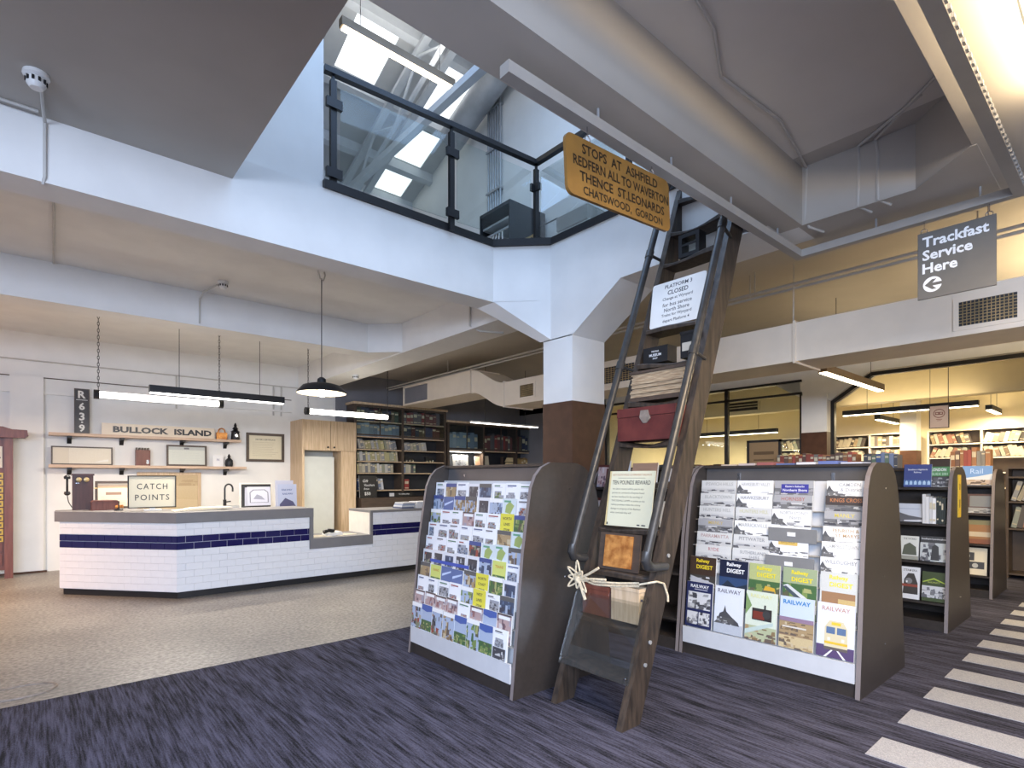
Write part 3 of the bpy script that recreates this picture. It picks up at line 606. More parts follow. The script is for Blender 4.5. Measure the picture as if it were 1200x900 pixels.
# ---- leaflets: (kind, colour words)
def leaf_draw(kind, seed):
    rnd = random.Random(seed)
    def d(a):
        if kind == 'sign':
            a.rect(0, 0, 1, 1, (.66, .60, .06)); a.text(rnd.choice(['NORTH', 'SOUTH', 'WEST']), .5, .78, .10, K_, .02, width=.8); a.text(rnd.choice(['LINES', 'COAST']), .5, .58, .10, K_, .02, width=.8); a.text('STEAM', .5, .40, .08, K_, .02, width=.7); a.rect(.1, .05, .9, .12, K_); return
        if kind == 'lime': a.rect(0, 0, 1, 1, (.56, .60, .16)); a.text('TRAINS', .5, .75, .10, (.45, .2, .02), .02, width=.8); a.photo(.05, .05, .95, .5, PALS['green'], seed); return
        if kind == 'blueband': a.rect(0, 0, 1, 1, SKYC); a.photo(0, .03, 1, .42, PALS[rnd.choice(['tan', 'green'])], seed); a.rect(0, .80, 1, 1, (.06, .11, .34)); a.poly([(0, .80), (.5, .74), (1, .80)], (.06, .11, .34)); return
        if kind == 'blue': a.rect(0, 0, 1, 1, (.10, .15, .32)); a.poly([(.1, .6), (.9, .8), (.9, .86), (.1, .7)], (.5, .6, .8)); a.text('train', .5, .34, .1, WH, 0, width=.7); return
        if kind == 'photo': a.photo(0, 0, 1, 1, PALS[rnd.choice(['blue', 'green', 'tan', 'loco'])], seed, 18, SKYC if rnd.random() < .5 else None); a.rect(0, .85, 1, 1, rnd.choice([WH, BL, (.1, .1, .1)])); return
        if kind == 'pink': a.photo(0, 0, 1, 1, PALS['pink'], seed, 18); a.rect(.1, .82, .9, .93, WH); a.rect(0, .95, 1, 1, (.07, .06, .06)); return
        if kind == 'frame': a.rect(0, 0, 1, 1, (.70, .70, .72)); a.photo(.12, .12, .88, .88, PALS[rnd.choice(['bw', 'blue', 'loco'])], seed, 12); return
        if kind == 'map': a.rect(0, 0, 1, 1, (.58, .65, .66)); a.poly([(.2, .5), (.6, .45), (.85, .75), (.5, .9), (.25, .75)], (.30, .38, .12)); a.rect(.1, .86, .6, .93, (.12, .32, .2)); return
        a.rect(0, 0, 1, 1, (.80, .81, .83)); pal = PALS[rnd.choice(['bw', 'loco', 'red', 'blue', 'green', 'bw'])]
        k = rnd.uniform(.66, .84); a.rect(.12, .88, .12+rnd.uniform(.4, .75), .93, rnd.choice([(.30, .08, .07), (.08, .11, .22), (.1, .2, .13), (.12, .12, .13)])); a.rect(.12, .845, .12+rnd.uniform(.3, .7), .86, (.4, .4, .42))
        for q in range(rnd.randint(1, 3)): u = rnd.uniform(.02, .35); a.photo(u, .42, min(.98, u+rnd.uniform(.45, .75)), k-rnd.uniform(0, .2), pal, seed+q, 14, (.30, .31, .34))
        a.photo(.06, .03, .94, .4, pal, seed+9, 8)
    return d
ROWS = [['white', 'photo', 'white', 'frame', 'photo', 'white', 'white', 'white'], ['photo', 'blue', 'photo', 'photo', 'frame', 'photo', 'map', 'white'], ['photo', 'white', 'white', 'pink', 'white', 'white', 'sign', 'photo'],
        ['white', 'white', 'white', 'white', 'white', 'white', 'photo', 'map'], ['white', 'white', 'white', 'white', 'photo', 'map', 'map', 'photo'], ['frame', 'frame', 'frame', 'frame', 'frame', 'photo', 'lime', 'white'],
        ['photo', 'lime', 'blue', 'blue', 'photo', 'sign', 'photo', 'frame'], ['white', 'white', 'white', 'white', 'photo', 'sign', 'white', 'photo'], ['pink', 'pink', 'pink', 'pink', 'white', 'pink', 'blueband', 'pink'], ['photo', 'blueband', 'photo', 'photo', 'blueband', 'photo', 'blueband', 'white']]
KW = {'white': 'white leaflet with small photograph', 'photo': 'full colour photograph leaflet', 'frame': 'leaflet with white bordered photograph', 'blue': 'plain blue leaflet', 'map': 'pale green map leaflet', 'pink': 'reddish photograph leaflet', 'sign': 'bright yellow divider card', 'lime': 'lime yellow topped leaflet', 'blueband': 'sky photograph leaflet with dark blue band'}
for r, row in enumerate(ROWS):
    z = LZ[r]+.002; xx = 2.415+bx(LZ[r]); n = len(row); last = r == 9
    for c, kind in enumerate(row):
        rnd = random.Random(r*20+c); wd = .154; ht = (.205 if not last else .215)*rnd.uniform(.97, 1.03)
        pitch = .160 if not last else .158; y = 4.145-.078-pitch*c-rnd.uniform(-.004, .004)
        th = .022+.010*rnd.random()
        lab = f"{KW[kind]}, {ORD[c]} from left, {ORD[r] if not last else 'bottom'} row, left rack"
        sheet('divider_card' if kind == 'sign' else 'leaflet', wd, ht, leaf_draw(kind, r*31+c*7), xx+.016+rnd.uniform(-.003, .003), y, z, 5, lab, 'leaflet' if kind != 'sign' else 'card', 'leaflets in the left rack', th=.012)
o = bm_box(2.415+bx(LZ[5])-.020, 2.415+bx(LZ[5])-.016, 3.42, 3.96, LZ[5]+.115, LZ[5]+.14); o = obj('shelf_strip', o, mat('blue_card', (.05, .09, .40), .4), LD, label='blue card strip on a leaflet ledge')
# ---- magazines on the right rack, two bottom rows
def loco_front(a, u, v, w, h):
    a.poly([(u-.5*w, v), (u+.5*w, v), (u+.5*w, v+.75*h), (u+.3*w, v+h), (u-.3*w, v+h), (u-.5*w, v+.75*h)], (.62, .55, .36)); a.rect(u-.42*w, v+.55*h, u-.04*w, v+.78*h, (.10, .16, .28)); a.rect(u+.04*w, v+.55*h, u+.42*w, v+.78*h, (.10, .16, .28))
    a.rect(u-.5*w, v+.20*h, u+.5*w, v+.28*h, (.66, .44, .04)); a.rect(u-.5*w, v, u+.5*w, v+.10*h, (.12, .10, .09)); a.rect(u-.2*w, v+.85*h, u+.2*w, v+.95*h, (.66, .5, .05))
    for s in (-.3, .3): a.rect(u+s*w-.06*w, v+.32*h, u+s*w+.06*w, v+.42*h, (.75, .72, .6))
def digest(k):
    tc = [(.72, .55, .03), WH, (.72, .62, .03), (.74, .62, .02), (.74, .66, .05)][k]
    def d(a):
        if k == 0: a.rect(0, 0, 1, 1, (.05, .03, .02)); a.photo(0, .28, 1, .58, PALS['grey'], 3, 12, (.05, .045, .04)); a.poly([(.05, .40), (.95, .30), (.95, .42), (.05, .55)], (.42, .42, .45))
        if k == 1: a.rect(0, 0, 1, 1, (.012, .016, .04)); a.rect(0, .25, 1, .62, (.03, .06, .14)); a.poly([(0, .35), (.3, .55), (.6, .42), (1, .52), (1, .25), (0, .25)], (.02, .03, .05)); a.rect(.2, .36, .55, .40, (.5, .36, .08))
        if k == 2: a.rect(0, 0, 1, 1, (.40, .44, .20)); a.photo(0, 0, 1, .65, PALS['green'], 5, 22); a.poly([(.35, .2), (.95, .2), (.85, .52), (.55, .55)], (.55, .34, .04)); a.rect(.45, .40, .85, .45, (.1, .12, .1))
        if k == 3: a.rect(0, 0, 1, 1, (.30, .36, .22)); a.photo(0, 0, 1, .68, PALS['green'], 8, 14); a.poly([(0, .62), (.15, .66), (1, .30), (1, .12)], (.55, .57, .58)); a.poly([(0, .60), (.1, .62), (.95, .22), (.9, .12)], (.06, .08, .10)); a.poly([(.62, .2), (.98, .14), (.98, .34), (.8, .4)], (.60, .48, .05))
        if k == 4: a.rect(0, 0, 1, 1, (.55, .56, .54)); a.photo(0, 0, 1, .30, PALS['bw'], 9, 12); a.rect(.05, .30, .95, .62, (.30, .17, .09)); a.rect(.5, .30, .95, .5, (.48, .36, .16))
        a.text('Railway', .5, .845, .105, tc, .03, width=.88); a.text('DIGEST', .57, .72, .095, tc, .03, width=.66)
    return d
def railway(k):
    def d(a):
        if k == 0:
            a.rect(0, 0, 1, 1, (.02, .025, .08)); a.text('RAILWAY', .5, .87, .075, WH, .015, width=.86); a.rect(.3, .83, .8, .845, (.5, .5, .6)); a.photo(.07, .40, .93, .78, PALS['bw'], 1, 16, (.62, .62, .63)); a.photo(.07, .06, .48, .34, PALS['bw'], 2, 12, (.6, .6, .6)); a.photo(.52, .06, .93, .34, PALS['bw'], 6, 12, (.6, .6, .6))
        if k == 1:
            a.rect(0, 0, 1, 1, (.66, .69, .76)); a.rect(0, 0, 1, .22, (.44, .47, .52)); a.poly([(0, .20), (.12, .28), (.2, .42), (.32, .46), (.38, .60), (.43, .47), (.6, .38), (.85, .27), (.9, .20)], (.07, .07, .075)); a.photo(.1, .20, .7, .34, PALS['bw'], 4, 10, (.09, .09, .09)); a.text('RAILWAY', .5, .86, .085, (.06, .05, .08), .005, width=.86)
        if k == 2:
            a.rect(0, 0, 1, 1, (.60, .66, .55)); a.poly([(0, .95), (.2, .7), (0, .5)], (.2, .3, .12)); a.photo(0, 0, 1, .30, PALS['tan'], 4, 16, (.40, .44, .28)); a.poly([(0, .1), (.9, .35), (.9, .42), (0, .2)], (.45, .55, .52))
            a.rect(.22, .42, .85, .66, (.035, .03, .03)); a.rect(.25, .44, .62, .60, (.17, .035, .025)); a.lathe([(.001, 0), (.03, 0)], ((.68-.5)*a.w, a.y(), .55*a.h), 14, 'y', (.05, .05, .05), cap=False); a.rect(.6, .66, .66, .74, (.04, .04, .04)); a.text('RAILWAY', .5, .87, .075, (.66, .66, .30), .015, width=.86)
        if k == 3:
            a.rect(0, 0, 1, 1, (.52, .60, .74)); a.rect(0, 0, 1, .55, (.30, .20, .12)); a.photo(0, .26, 1, .53, PALS['tan'], 11, 22); a.photo(0, 0, 1, .24, PALS['tan'], 14, 10, (.52, .42, .24)); a.rect(0, .52, 1, .60, (.26, .18, .26)); a.rect(.1, .40, .8, .43, (.6, .56, .5)); a.text('RAILWAY', .5, .855, .085, (.02, .20, .46), .012, width=.88)
        if k == 4:
            a.rect(0, 0, 1, 1, (.66, .70, .82)); a.rect(0, 0, 1, .22, (.09, .06, .14)); loco_front(a, .52, .14, .62, .54); a.poly([(.2, .0), (.27, .0), (.45, .14), (.4, .14)], WH); a.poly([(.8, .0), (.73, .0), (.55, .14), (.6, .14)], WH); a.text('RAILWAY', .5, .855, .08, (.48, .25, .16), .012, width=.90)
    return d
DW = ['black cover with yellow title', 'midnight blue cover with white title', 'green cover with orange engine', 'green cover with long silver train', 'pale cover with brown wagon']
RW = ['navy cover with three black and white photographs', 'pale cover with dark hill and engine', 'pale green cover with maroon steam engine', 'cover of brown landscape under blue title', 'cover with front of cream diesel engine']
for k in range(5):
    y = 2.625-.135-.262*k
    sheet('magazine', .24, .365, digest(k), 4.187+bx(.46)+.020, y-.012*(k == 1), .463, 6, f"magazine, {DW[k]}, {ORD[k]} in the upper magazine row", 'magazine', 'railway magazines in the right rack', th=.014)
    sheet('magazine', .24, .375, railway(k), 4.187+bx(.24)+.018, y, .243, 6, f"magazine, {RW[k]}, {ORD[k]} in the bottom row", 'magazine', 'railway magazines in the right rack', th=.014)
# ---- landscape local-history books, six rows of four
def hist(title, tcol, look, seed):
    def d(a):
        base = {'pale': (.62, .62, .60), 'white': (.80, .80, .80), 'dark': (.07, .055, .05), 'mid': (.36, .36, .37)}[look]
        a.rect(0, 0, 1, 1, base)
        if look == 'white': a.photo(0, .42, 1, .60, PALS['bw'], seed, 8, base); a.poly([(0, .45), (0, .70), (.06, .86), (.13, .72), (.22, .62), (.34, .52), (.4, .45)], (.10, .10, .105)); a.photo(.02, .45, .3, .66, PALS['bw'], seed+2, 8, (.14, .14, .14))
        elif look == 'pale': a.photo(0, .40, 1, .70, PALS['bw'], seed, 16, (.50, .50, .49)); a.rect(0, .66, 1, .72, (.56, .56, .55))
        else: a.photo(0, .40, 1, .76 if look == 'mid' else .70, PALS['bw'], seed, 24, (.17, .17, .17)); a.rect(0, .74, 1, 1, base)
        if title == '*band': a.rect(.25, .76, .74, .96, (.62, .43, .12)); a.text('RANDWICK', .50, .82, .08, (.3, .18, .05), .01, width=.36)
        elif title == '*blue': a.rect(.18, .58, .88, .88, (.05, .05, .28)); a.text('Eastern Suburbs', .53, .77, .07, WH, .01, width=.5); a.text('Northern Shore', .53, .63, .09, WH, .015, width=.62)
        elif '|' in title:
            p, q = title.split('|'); a.text(p, .58, .82, .11, tcol, .006, width=.72); a.text(q, .62, .66, .11, tcol, .006, width=.6)
        else: a.text(title, .52, .80, .125, tcol, .008, width=.80)
    return d
G1, G2, YL = (.42, .42, .40), (.30, .30, .31), (.62, .52, .10)
HB = [[('IPSWICH HILLS', G1, 'pale'), ('HAWKESBURY VALLEY', G1, 'white'), ('*blue', G1, 'mid'), ('CAMDEN|& District', G2, 'white')],
      [('BLACKTOWN', G1, 'pale'), ('HAWKESBURY', G2, 'white'), ('HORNSBY', (.38, .14, .12), 'mid'), ('KINGS CROSS', (.5, .2, .08), 'dark')],
      [('HUNTERS HILL', G1, 'pale'), ('HUNTERS HILL', (.55, .54, .34), 'pale'), ('NORTH SYDNEY|North', G1, 'white'), ('MANLY', YL, 'mid')],
      [('MANLY', (.5, .38, .12), 'mid'), ('MARRICKVILLE', G1, 'white'), None, ('PENRITH &|ST MARYS', (.45, .30, .14), 'white')],
      [('PARRAMATTA', (.45, .30, .28), 'pale'), ('PITTWATER', G2, 'pale'), None, ('CAMPBELLTOWN', G1, 'white')],
      [('RYDE', (.5, .22, .22), 'pale'), ('SUTHERLAND|SHIRE', G2, 'pale'), ('*band', G1, 'white'), ('WILLOUGHBY', G2, 'white')]]
LW = {'pale': 'pale grey', 'white': 'white', 'mid': 'mid grey', 'dark': 'dark'}
for r, row in enumerate(HB):
    z = RZ[r]
    for c, it in enumerate(row):
        y = (2.44, 2.12, 1.815, 1.447)[c]-.004*r*(c < 2)
        if it is None: continue
        tl, tc, lk = it; zz = z+.003
        if r == 5 and c == 2: zz = RZ[4]+.003; rr = 4
        else: rr = r
        hh = .225
        word = 'with a blue title band' if tl == '*blue' else ('with a tan title band' if tl == '*band' else 'titled ' + tl.replace('|', ' ').title())
        sheet('history_book', (.315, .295, .29, .26)[c], hh, hist(tl, tc, lk, r*10+c), 4.187+bx(RZ[rr])+.016, y, zz, 5, f"{LW[lk]} landscape book {word}, {ORD[c]} in {ORD[rr]} row of right rack", 'book', 'local history books in the right rack', th=.012)
RISER = mat('grey_riser', (.20, .20, .20), .5, var=.05)
for r_, hh in ((3, .105), (5, .115)):
    zz = RZ[r_]+.225-.225; xx = 4.187+bx(RZ[r_])
    obj('riser', MB().box(xx-.002, xx+.004, 1.61, 1.965, zz+.09, zz+.09+hh), RISER, RD); obj('shelf_ticket', MB().box(xx-.005, xx-.0025, 1.76, 1.82, zz+.135, zz+.165, col=(.78, .78, .76)), PRINT, RD, label='small white price ticket')
# ================================================================ BOOKS
def book_mesh(bands):
    m = MB(); m.mi = 0; m.box(0, 1, 0, 1, 0, 1)
    m.mi = 1; m.box(.12, .88, .06, 1.004, .012, 1.002)
    m.mi = 2
    for a, b in bands: m.box(.1, .9, -.008, .03, a, b)
    return m.mesh('book', [BOOKCLOTH, PAGES, BLABEL])
BOOKM = [book_mesh(b) for b in ([(.70, .84)], [(.55, .80), (.10, .18)], [(.80, .86), (.15, .20)], [])]
PALB = {'dark': [((.05, .06, .09), 'slate'), ((.10, .03, .03), 'maroon'), ((.04, .07, .05), 'dark green'), ((.03, .04, .10), 'navy'), ((.12, .09, .06), 'brown')],
        'pale': [((.46, .45, .43), 'white'), ((.36, .36, .37), 'pale grey'), ((.42, .38, .29), 'cream'), ((.30, .31, .23), 'pale olive'), ((.42, .38, .20), 'straw yellow'), ((.20, .21, .23), 'grey')],
        'lib': [((.56, .50, .38), 'cream'), ((.56, .52, .44), 'white'), ((.46, .41, .31), 'ivory'), ((.14, .12, .11), 'black'), ((.34, .17, .12), 'dull red'), ((.30, .32, .27), 'grey green'), ((.36, .27, .16), 'tan'), ((.16, .11, .08), 'brown'), ((.07, .06, .055), 'charcoal')],
        'brown': [((.26, .11, .05), 'rust brown'), ((.34, .16, .07), 'tan leather'), ((.14, .08, .06), 'dark brown'), ((.30, .07, .05), 'red'), ((.22, .20, .17), 'grey')], 'tan': [((.40, .28, .11), 'ochre'), ((.34, .22, .09), 'tan')],
        'blue': [((.20, .28, .36), 'steel blue'), ((.16, .22, .30), 'slate blue'), ((.25, .32, .40), 'pale blue')], 'red': [((.30, .05, .05), 'red'), ((.18, .06, .06), 'maroon'), ((.13, .11, .12), 'charcoal')],
        'mix': [((.06, .10, .22), 'navy'), ((.14, .20, .14), 'green'), ((.55, .56, .58), 'pale grey'), ((.20, .24, .34), 'blue'), ((.5, .47, .36), 'cream'), ((.09, .09, .10), 'black')],
        'wb': [((.72, .70, .67), 'white')], 'dg': [((.028, .036, .030), 'dark green')], 'redone': [((.35, .05, .045), 'bright red')]}
def books(axis, a0, a1, front, z, hmax, pal, where, group, seed, lean=0, depth=.2, tmin=.022, tmax=.05, face=-1, fill=1.0, count=None):
    """row of separate books. axis 'x': spines face -y, run along +x.  axis 'y': spines face -x, run along -y from a0 down to a1."""
    rnd = random.Random(seed); p = 0; L = abs(a1-a0); i = 0
    while True:
        th = rnd.uniform(tmin, tmax); h = hmax*rnd.uniform(.80, 1.0); ln = lean*rnd.uniform(.8, 1.1) if lean else 0
        foot = th/math.cos(ln)+.002; reach = th+h*math.sin(abs(ln))
        if p+max(foot, reach if ln else 0) > L*fill or (count and i >= count): break
        c, wd = rnd.choice(PALB[pal]); o = bpy.data.objects.new('book', BOOKM[rnd.randrange(4)]); COL.objects.link(o)
        o.scale = (th, depth*rnd.uniform(.85, 1), h); kk = rnd.uniform(.82, 1.15); o.color = (*[min(1, k*kk) for k in c], 1)
        if axis == 'x': M = Matrix.Translation((a0+p, front+rnd.uniform(0, .012), z+.001))
        else: M = Matrix.Translation((front+rnd.uniform(0, .012), a0-p, z+.001)) @ Matrix.Rotation(R(-90), 4, 'Z')
        if ln: M = M @ (Matrix.Translation((0 if ln > 0 else th*0, 0, th*math.sin(ln) if ln > 0 else 0)) @ Matrix.Rotation(ln, 4, 'Y') if ln > 0 else Matrix.Translation((h*math.sin(-ln), 0, 0)) @ Matrix.Rotation(ln, 4, 'Y'))
        o.matrix_world = M @ Matrix.Diagonal((*o.scale, 1))
        i += 1
        tag(o, f"{wd} book, {ORD[i-1]} from left {where}", 'book', group)
        p += foot
        if i >= 30: break
    return i
# ---- shelving units 2 and 3 behind the magazine rack, fourth unit in the library
def shelf_unit(x0, ys, label):
    t = rack('book_rack', label, x0, ys); y0, y1 = ys[0]+.03, ys[-1]-.03
    obj('spine_panel', bm_box(x0+.48, x0+.55, y0, y1, .095, 1.58), DARKLAM, t)
    for k, z in enumerate((.27, .66, 1.04, 1.40)): obj('shelf', bm_box(x0+(.035, .08, .125, .185)[k], x0+.47, y0, y1, z-.02, z), DARKLAM, t)
    return t
U1 = shelf_unit(4.187, (2.668, 3.80), 'dark book rack adjoining the magazine rack, seen behind the ladder')
U2 = shelf_unit(6.63, (1.28, 2.66, 4.04), 'dark book rack standing second from the front, behind the magazine rack')
U3 = shelf_unit(8.90, (1.28, 2.66, 4.04), 'dark book rack standing third from the front, behind the yellow label')
obj('yellow_label', MB().box(6.63+.40, 6.63+.52, 1.272, 1.279, 1.10, 1.53, col=(.62, .42, .03)).box(6.63+.44, 6.63+.48, 1.270, 1.272, 1.38, 1.44, col=(.2, .14, .02)).box(6.63+.44, 6.63+.48, 1.270, 1.272, 1.20, 1.28, col=(.2, .14, .02)), PRINT, U2, label='yellow vertical label on the rack end')
for z in (.62, .93): pass
def fbook(w, h, draw, x, y, z, tilt, label, th=.02): return sheet('display_book', w, h, draw, x, y, z, tilt, label, 'book', 'face-out books on the book racks', th=th)
def d_south(a): a.rect(0, 0, 1, 1, (.05, .07, .22)); a.rect(0, .08, 1, .30, (.08, .16, .34)); a.text('Southern Highlands', .5, .72, .085, WH, .01, width=.9); a.text('Railway', .5, .60, .085, WH, .01, width=.5); [a.poly([(.06+.16*i, .10), (.16+.16*i, .10), (.16+.16*i, .22), (.11+.16*i, .29), (.06+.16*i, .22)], (.45, .6, .75)) for i in range(6)]
def d_lond(a): a.rect(0, 0, 1, 1, (.045, .028, .018)); a.rect(.0, .38, 1, .72, (.07, .22, .08)); a.text('LONDON', .45, .56, .11, WH, .02, width=.75); a.text('GUIDE 2001', .5, .42, .09, (.5, .65, .5), .015, width=.8); a.photo(0, 0, 1, .36, PALS['bw'], 3, 16)
def d_cliff(a): a.rect(0, 0, 1, 1, (.55, .58, .64)); a.rect(.05, .70, .9, .74, (.35, .4, .5)); a.poly([(0, .55), (.5, .35), (1, .25), (1, 0), (0, 0)], (.12, .12, .13)); a.poly([(.3, .1), (1, .15), (1, .03), (.3, .02)], (.6, .6, .62))
def d_steam(a): a.rect(0, 0, 1, 1, (.66, .66, .60)); a.text('THE WORKS', .5, .84, .08, (.1, .1, .1), .01, width=.7); a.poly([(.1, .2), (.2, .6), (.5, .72), (.85, .55), (.9, .2)], (.10, .11, .08)); a.rect(0, 0, 1, .16, (.3, .3, .25))
def d_sou(a): a.rect(0, 0, 1, 1, (.05, .05, .05)); a.text('Southern Locomotives', .5, .86, .07, WH, .01, width=.92); a.photo(0, 0, 1, .74, PALS['bw'], 21, 14, (.5, .52, .5)); a.poly([(.4, .05), (.45, .6), (.55, .68), (.68, .6), (.72, .05)], (.05, .05, .05))
def d_black(a): a.rect(0, 0, 1, 1, (.68, .68, .68)); a.text('STEAM ERA', .5, .86, .07, (.1, .1, .1), .01, width=.7); a.poly([(.15, .15), (.2, .6), (.4, .8), (.7, .8), (.9, .5), (.92, .15)], (.05, .045, .04)); a.lathe([(.001, 0), (.03, 0)], (-.01, a.y(), .56*a.h), 14, 'y', (.2, .2, .2), cap=False); a.rect(.1, .38, .9, .46, (.25, .06, .04)); a.rect(.3, .50, .38, .56, WH)
def d_green(a): a.rect(0, 0, 1, 1, (.05, .07, .025)); a.poly([(.03, .66), (.5, .80), (.97, .66), (.97, .62), (.5, .75), (.03, .62)], (.32, .42, .05)); a.text('RAILWAYS', .5, .62, .05, (.4, .46, .1), .01, width=.5); a.photo(0, .12, 1, .52, PALS['bw'], 33, 18, (.55, .55, .55))
def d_rail(a): a.rect(0, 0, 1, 1, (.16, .30, .60)); a.poly([(0, .35), (.5, .45), (1, .6), (1, 0), (0, 0)], (.62, .66, .72)); a.text('Rail', .48, .60, .26, (.45, .6, .85), 0, width=.5); a.photo(.1, .02, 1, .28, PALS['tan'], 6, 12, (.5, .4, .34))
def d_dk(a): a.rect(0, 0, 1, 1, (.09, .05, .045)); a.rect(.25, .35, 1, .9, (.20, .21, .22)); a.photo(.0, .02, 1, .30, PALS['bw'], 12, 12, (.3, .3, .3))
def d_or(a): a.rect(0, 0, 1, 1, (.30, .15, .06)); a.rect(0, .3, 1, .5, (.5, .42, .3)); a.rect(0, .8, 1, 1, (.22, .2, .1)); a.rect(0, 0, 1, .2, (.22, .08, .04))
def d_cam(a): a.rect(0, 0, 1, 1, (.66, .60, .46)); a.rect(0, .52, .5, .82, (.05, .05, .055)); a.rect(.2, .63, .32, .73, (.6, .6, .55)); a.rect(.2, .22, .9, .48, (.05, .05, .055)); a.lathe([(.001, 0), (.03, 0)], (.01, a.y(), .34*a.h), 14, 'y', (.45, .45, .42), cap=False)
fbook(.235, .235, d_south, 6.86, 1.575, 1.405, 9, 'blue landscape book with white title and arches, top shelf of second rack'); fbook(.165, .29, d_lond, 6.87, 1.395, 1.405, 9, 'dark brown and green London book on the top shelf of the second rack')
fbook(.22, .19, d_cliff, 6.82, 1.635, 1.045, 8, 'grey landscape book with dark cliff on the second rack')
books('y', 1.515, 1.39, 6.78, 1.04, .31, 'wb', 'in the white spined run on the second rack', 'spine-out books on the second rack', 5, depth=.2, tmin=.024, tmax=.030, count=4)
books('y', 1.40, 1.315, 6.78, 1.04, .28, 'dg', 'in the dark green run on the second rack', 'spine-out books on the second rack', 6, depth=.2, tmin=.014, tmax=.018, count=5)
fbook(.155, .24, d_steam, 6.76, 1.62, .665, 8, 'pale book with dark engine, left on the third shelf of the second rack'); fbook(.22, .25, d_sou, 6.76, 1.42, .665, 8, 'black titled book with locomotive photograph on the second rack')
fbook(.165, .32, d_black, 6.70, 1.605, .275, 9, 'white book with black steam engine, lowest shelf of the second rack'); fbook(.19, .29, d_green, 6.71, 1.41, .275, 9, 'dark green book with arched title, lowest shelf of the second rack')
fbook(.30, .25, d_rail, 9.13, 1.465, 1.405, 10, 'blue and white rail book on top of the third rack'); fbook(.28, .25, d_dk, 9.08, 1.46, 1.045, 8, 'dark book with grey panel on the third rack'); fbook(.29, .30, d_or, 9.03, 1.46, .665, 8, 'orange brown book on the third rack'); fbook(.25, .34, d_cam, 8.98, 1.47, .275, 9, 'cream book with two black cameras on the third rack')
# seen through and beside the ladder: far end of the second rack
def d_mar(a): a.rect(0, 0, 1, 1, (.09, .025, .02)); a.rect(.2, .84, .9, .88, (.55, .4, .35)); a.photo(0, 0, .45, .9, PALS['pink'], 4, 16, (.5, .36, .34))
def d_ke(a): a.rect(0, 0, 1, 1, (.56, .64, .74)); a.text('lake', .5, .5, .2, (.06, .16, .34), .01, width=.8)
def d_pb(a): a.rect(0, 0, 1, 1, (.42, .27, .19)); a.lines(.25, .8, .75, 6, .07, (.2, .12, .08), 3); a.photo(0, 0, .6, .35, PALS['tan'], 5, 12, (.25, .16, .1))
def d_yel(a): a.rect(0, 0, 1, 1, (.72, .52, .02))
def d_fig(a): a.rect(0, 0, 1, 1, (.07, .05, .045)); a.photo(.2, .1, .8, .9, PALS['grey'], 5, 8, (.5, .46, .42))
fbook(.24, .23, d_mar, 4.41, 3.645, 1.405, 10, 'maroon book with pale figures, just left of the ladder stile')
fbook(.13, .27, d_ke, 4.42, 3.44, 1.405, 10, 'pale blue book seen between the ladder stiles'); fbook(.29, .24, d_pb, 4.41, 3.19, 1.405, 10, 'pinkish brown book seen between the ladder stiles'); fbook(.21, .2, d_fig, 4.41, 2.87, 1.405, 10, 'dark book with pale figure seen through the ladder')
fbook(.15, .13, d_yel, 4.62, 2.88, 1.607, 4, 'small yellow book standing on top of the rack behind the ladder')
fbook(.20, .25, d_mar, 4.35, 3.66, 1.045, 8, 'maroon book on the middle shelf, left of the ladder'); fbook(.13, .24, lambda a: a.rect(0, 0, 1, 1, (.6, .54, .45)), 4.35, 2.90, 1.045, 8, 'narrow cream book seen beside the right handrail')
# books lying and standing on the racks
m = 0
books('y', 2.10, 1.75, 6.98, 1.606, .17, 'mix', 'in the row standing on top of the second rack', 'books standing on the second rack', 12, tmin=.03, tmax=.05)
books('y', 3.05, 2.15, 6.98, 1.606, .19, 'brown', 'in the brown row on top of the second rack', 'books standing on the second rack', 14, tmin=.035, tmax=.05)
books('y', 1.75, 1.32, 9.2, 1.606, .30, 'brown', 'in the tall row on top of the third rack', 'books standing on the third rack', 15, tmin=.028, tmax=.05)
rnd = random.Random(9)
for i in range(7):
    y = 2.42-.16*i; c = [(.55, .45, .35), (.5, .42, .4), (.30, .10, .09), (.10, .14, .30), (.62, .62, .64), (.12, .16, .36), (.45, .47, .55)][i]
    nm = ['cream', 'grey', 'red', 'navy', 'white', 'blue', 'pale blue'][i]; hh = .012+.006*(i % 3)
    o = obj('flat_book', MB().box(4.187+.40, 4.187+.60, y-.07, y+.07, 1.606, 1.606+hh, col=c), MATTE); tag(o, f"{nm} thin book lying flat on top of the magazine rack, {ORD[i]} from the ladder", 'book', 'flat books on the magazine rack')
t = thing('book_stand', 'brown framed noticeboard standing on the second rack', 'sign', (7.1, 3.28, 1.606)); obj('panel', MB().box(7.1, 7.115, 3.08, 3.46, 1.64, 1.96, col=(.30, .19, .09)).box(7.098, 7.1, 3.14, 3.40, 1.80, 1.84, col=(.12, .07, .03)).box(7.098, 7.1, 3.14, 3.40, 1.72, 1.74, col=(.12, .07, .03)), PRINT, t); obj('frame', MB().box(7.09, 7.13, 3.05, 3.08, 1.607, 1.99).box(7.09, 7.13, 3.46, 3.49, 1.607, 1.99).box(7.09, 7.13, 3.05, 3.49, 1.96, 1.99).box(7.09, 7.13, 3.05, 3.49, 1.607, 1.64), BLACK, t)
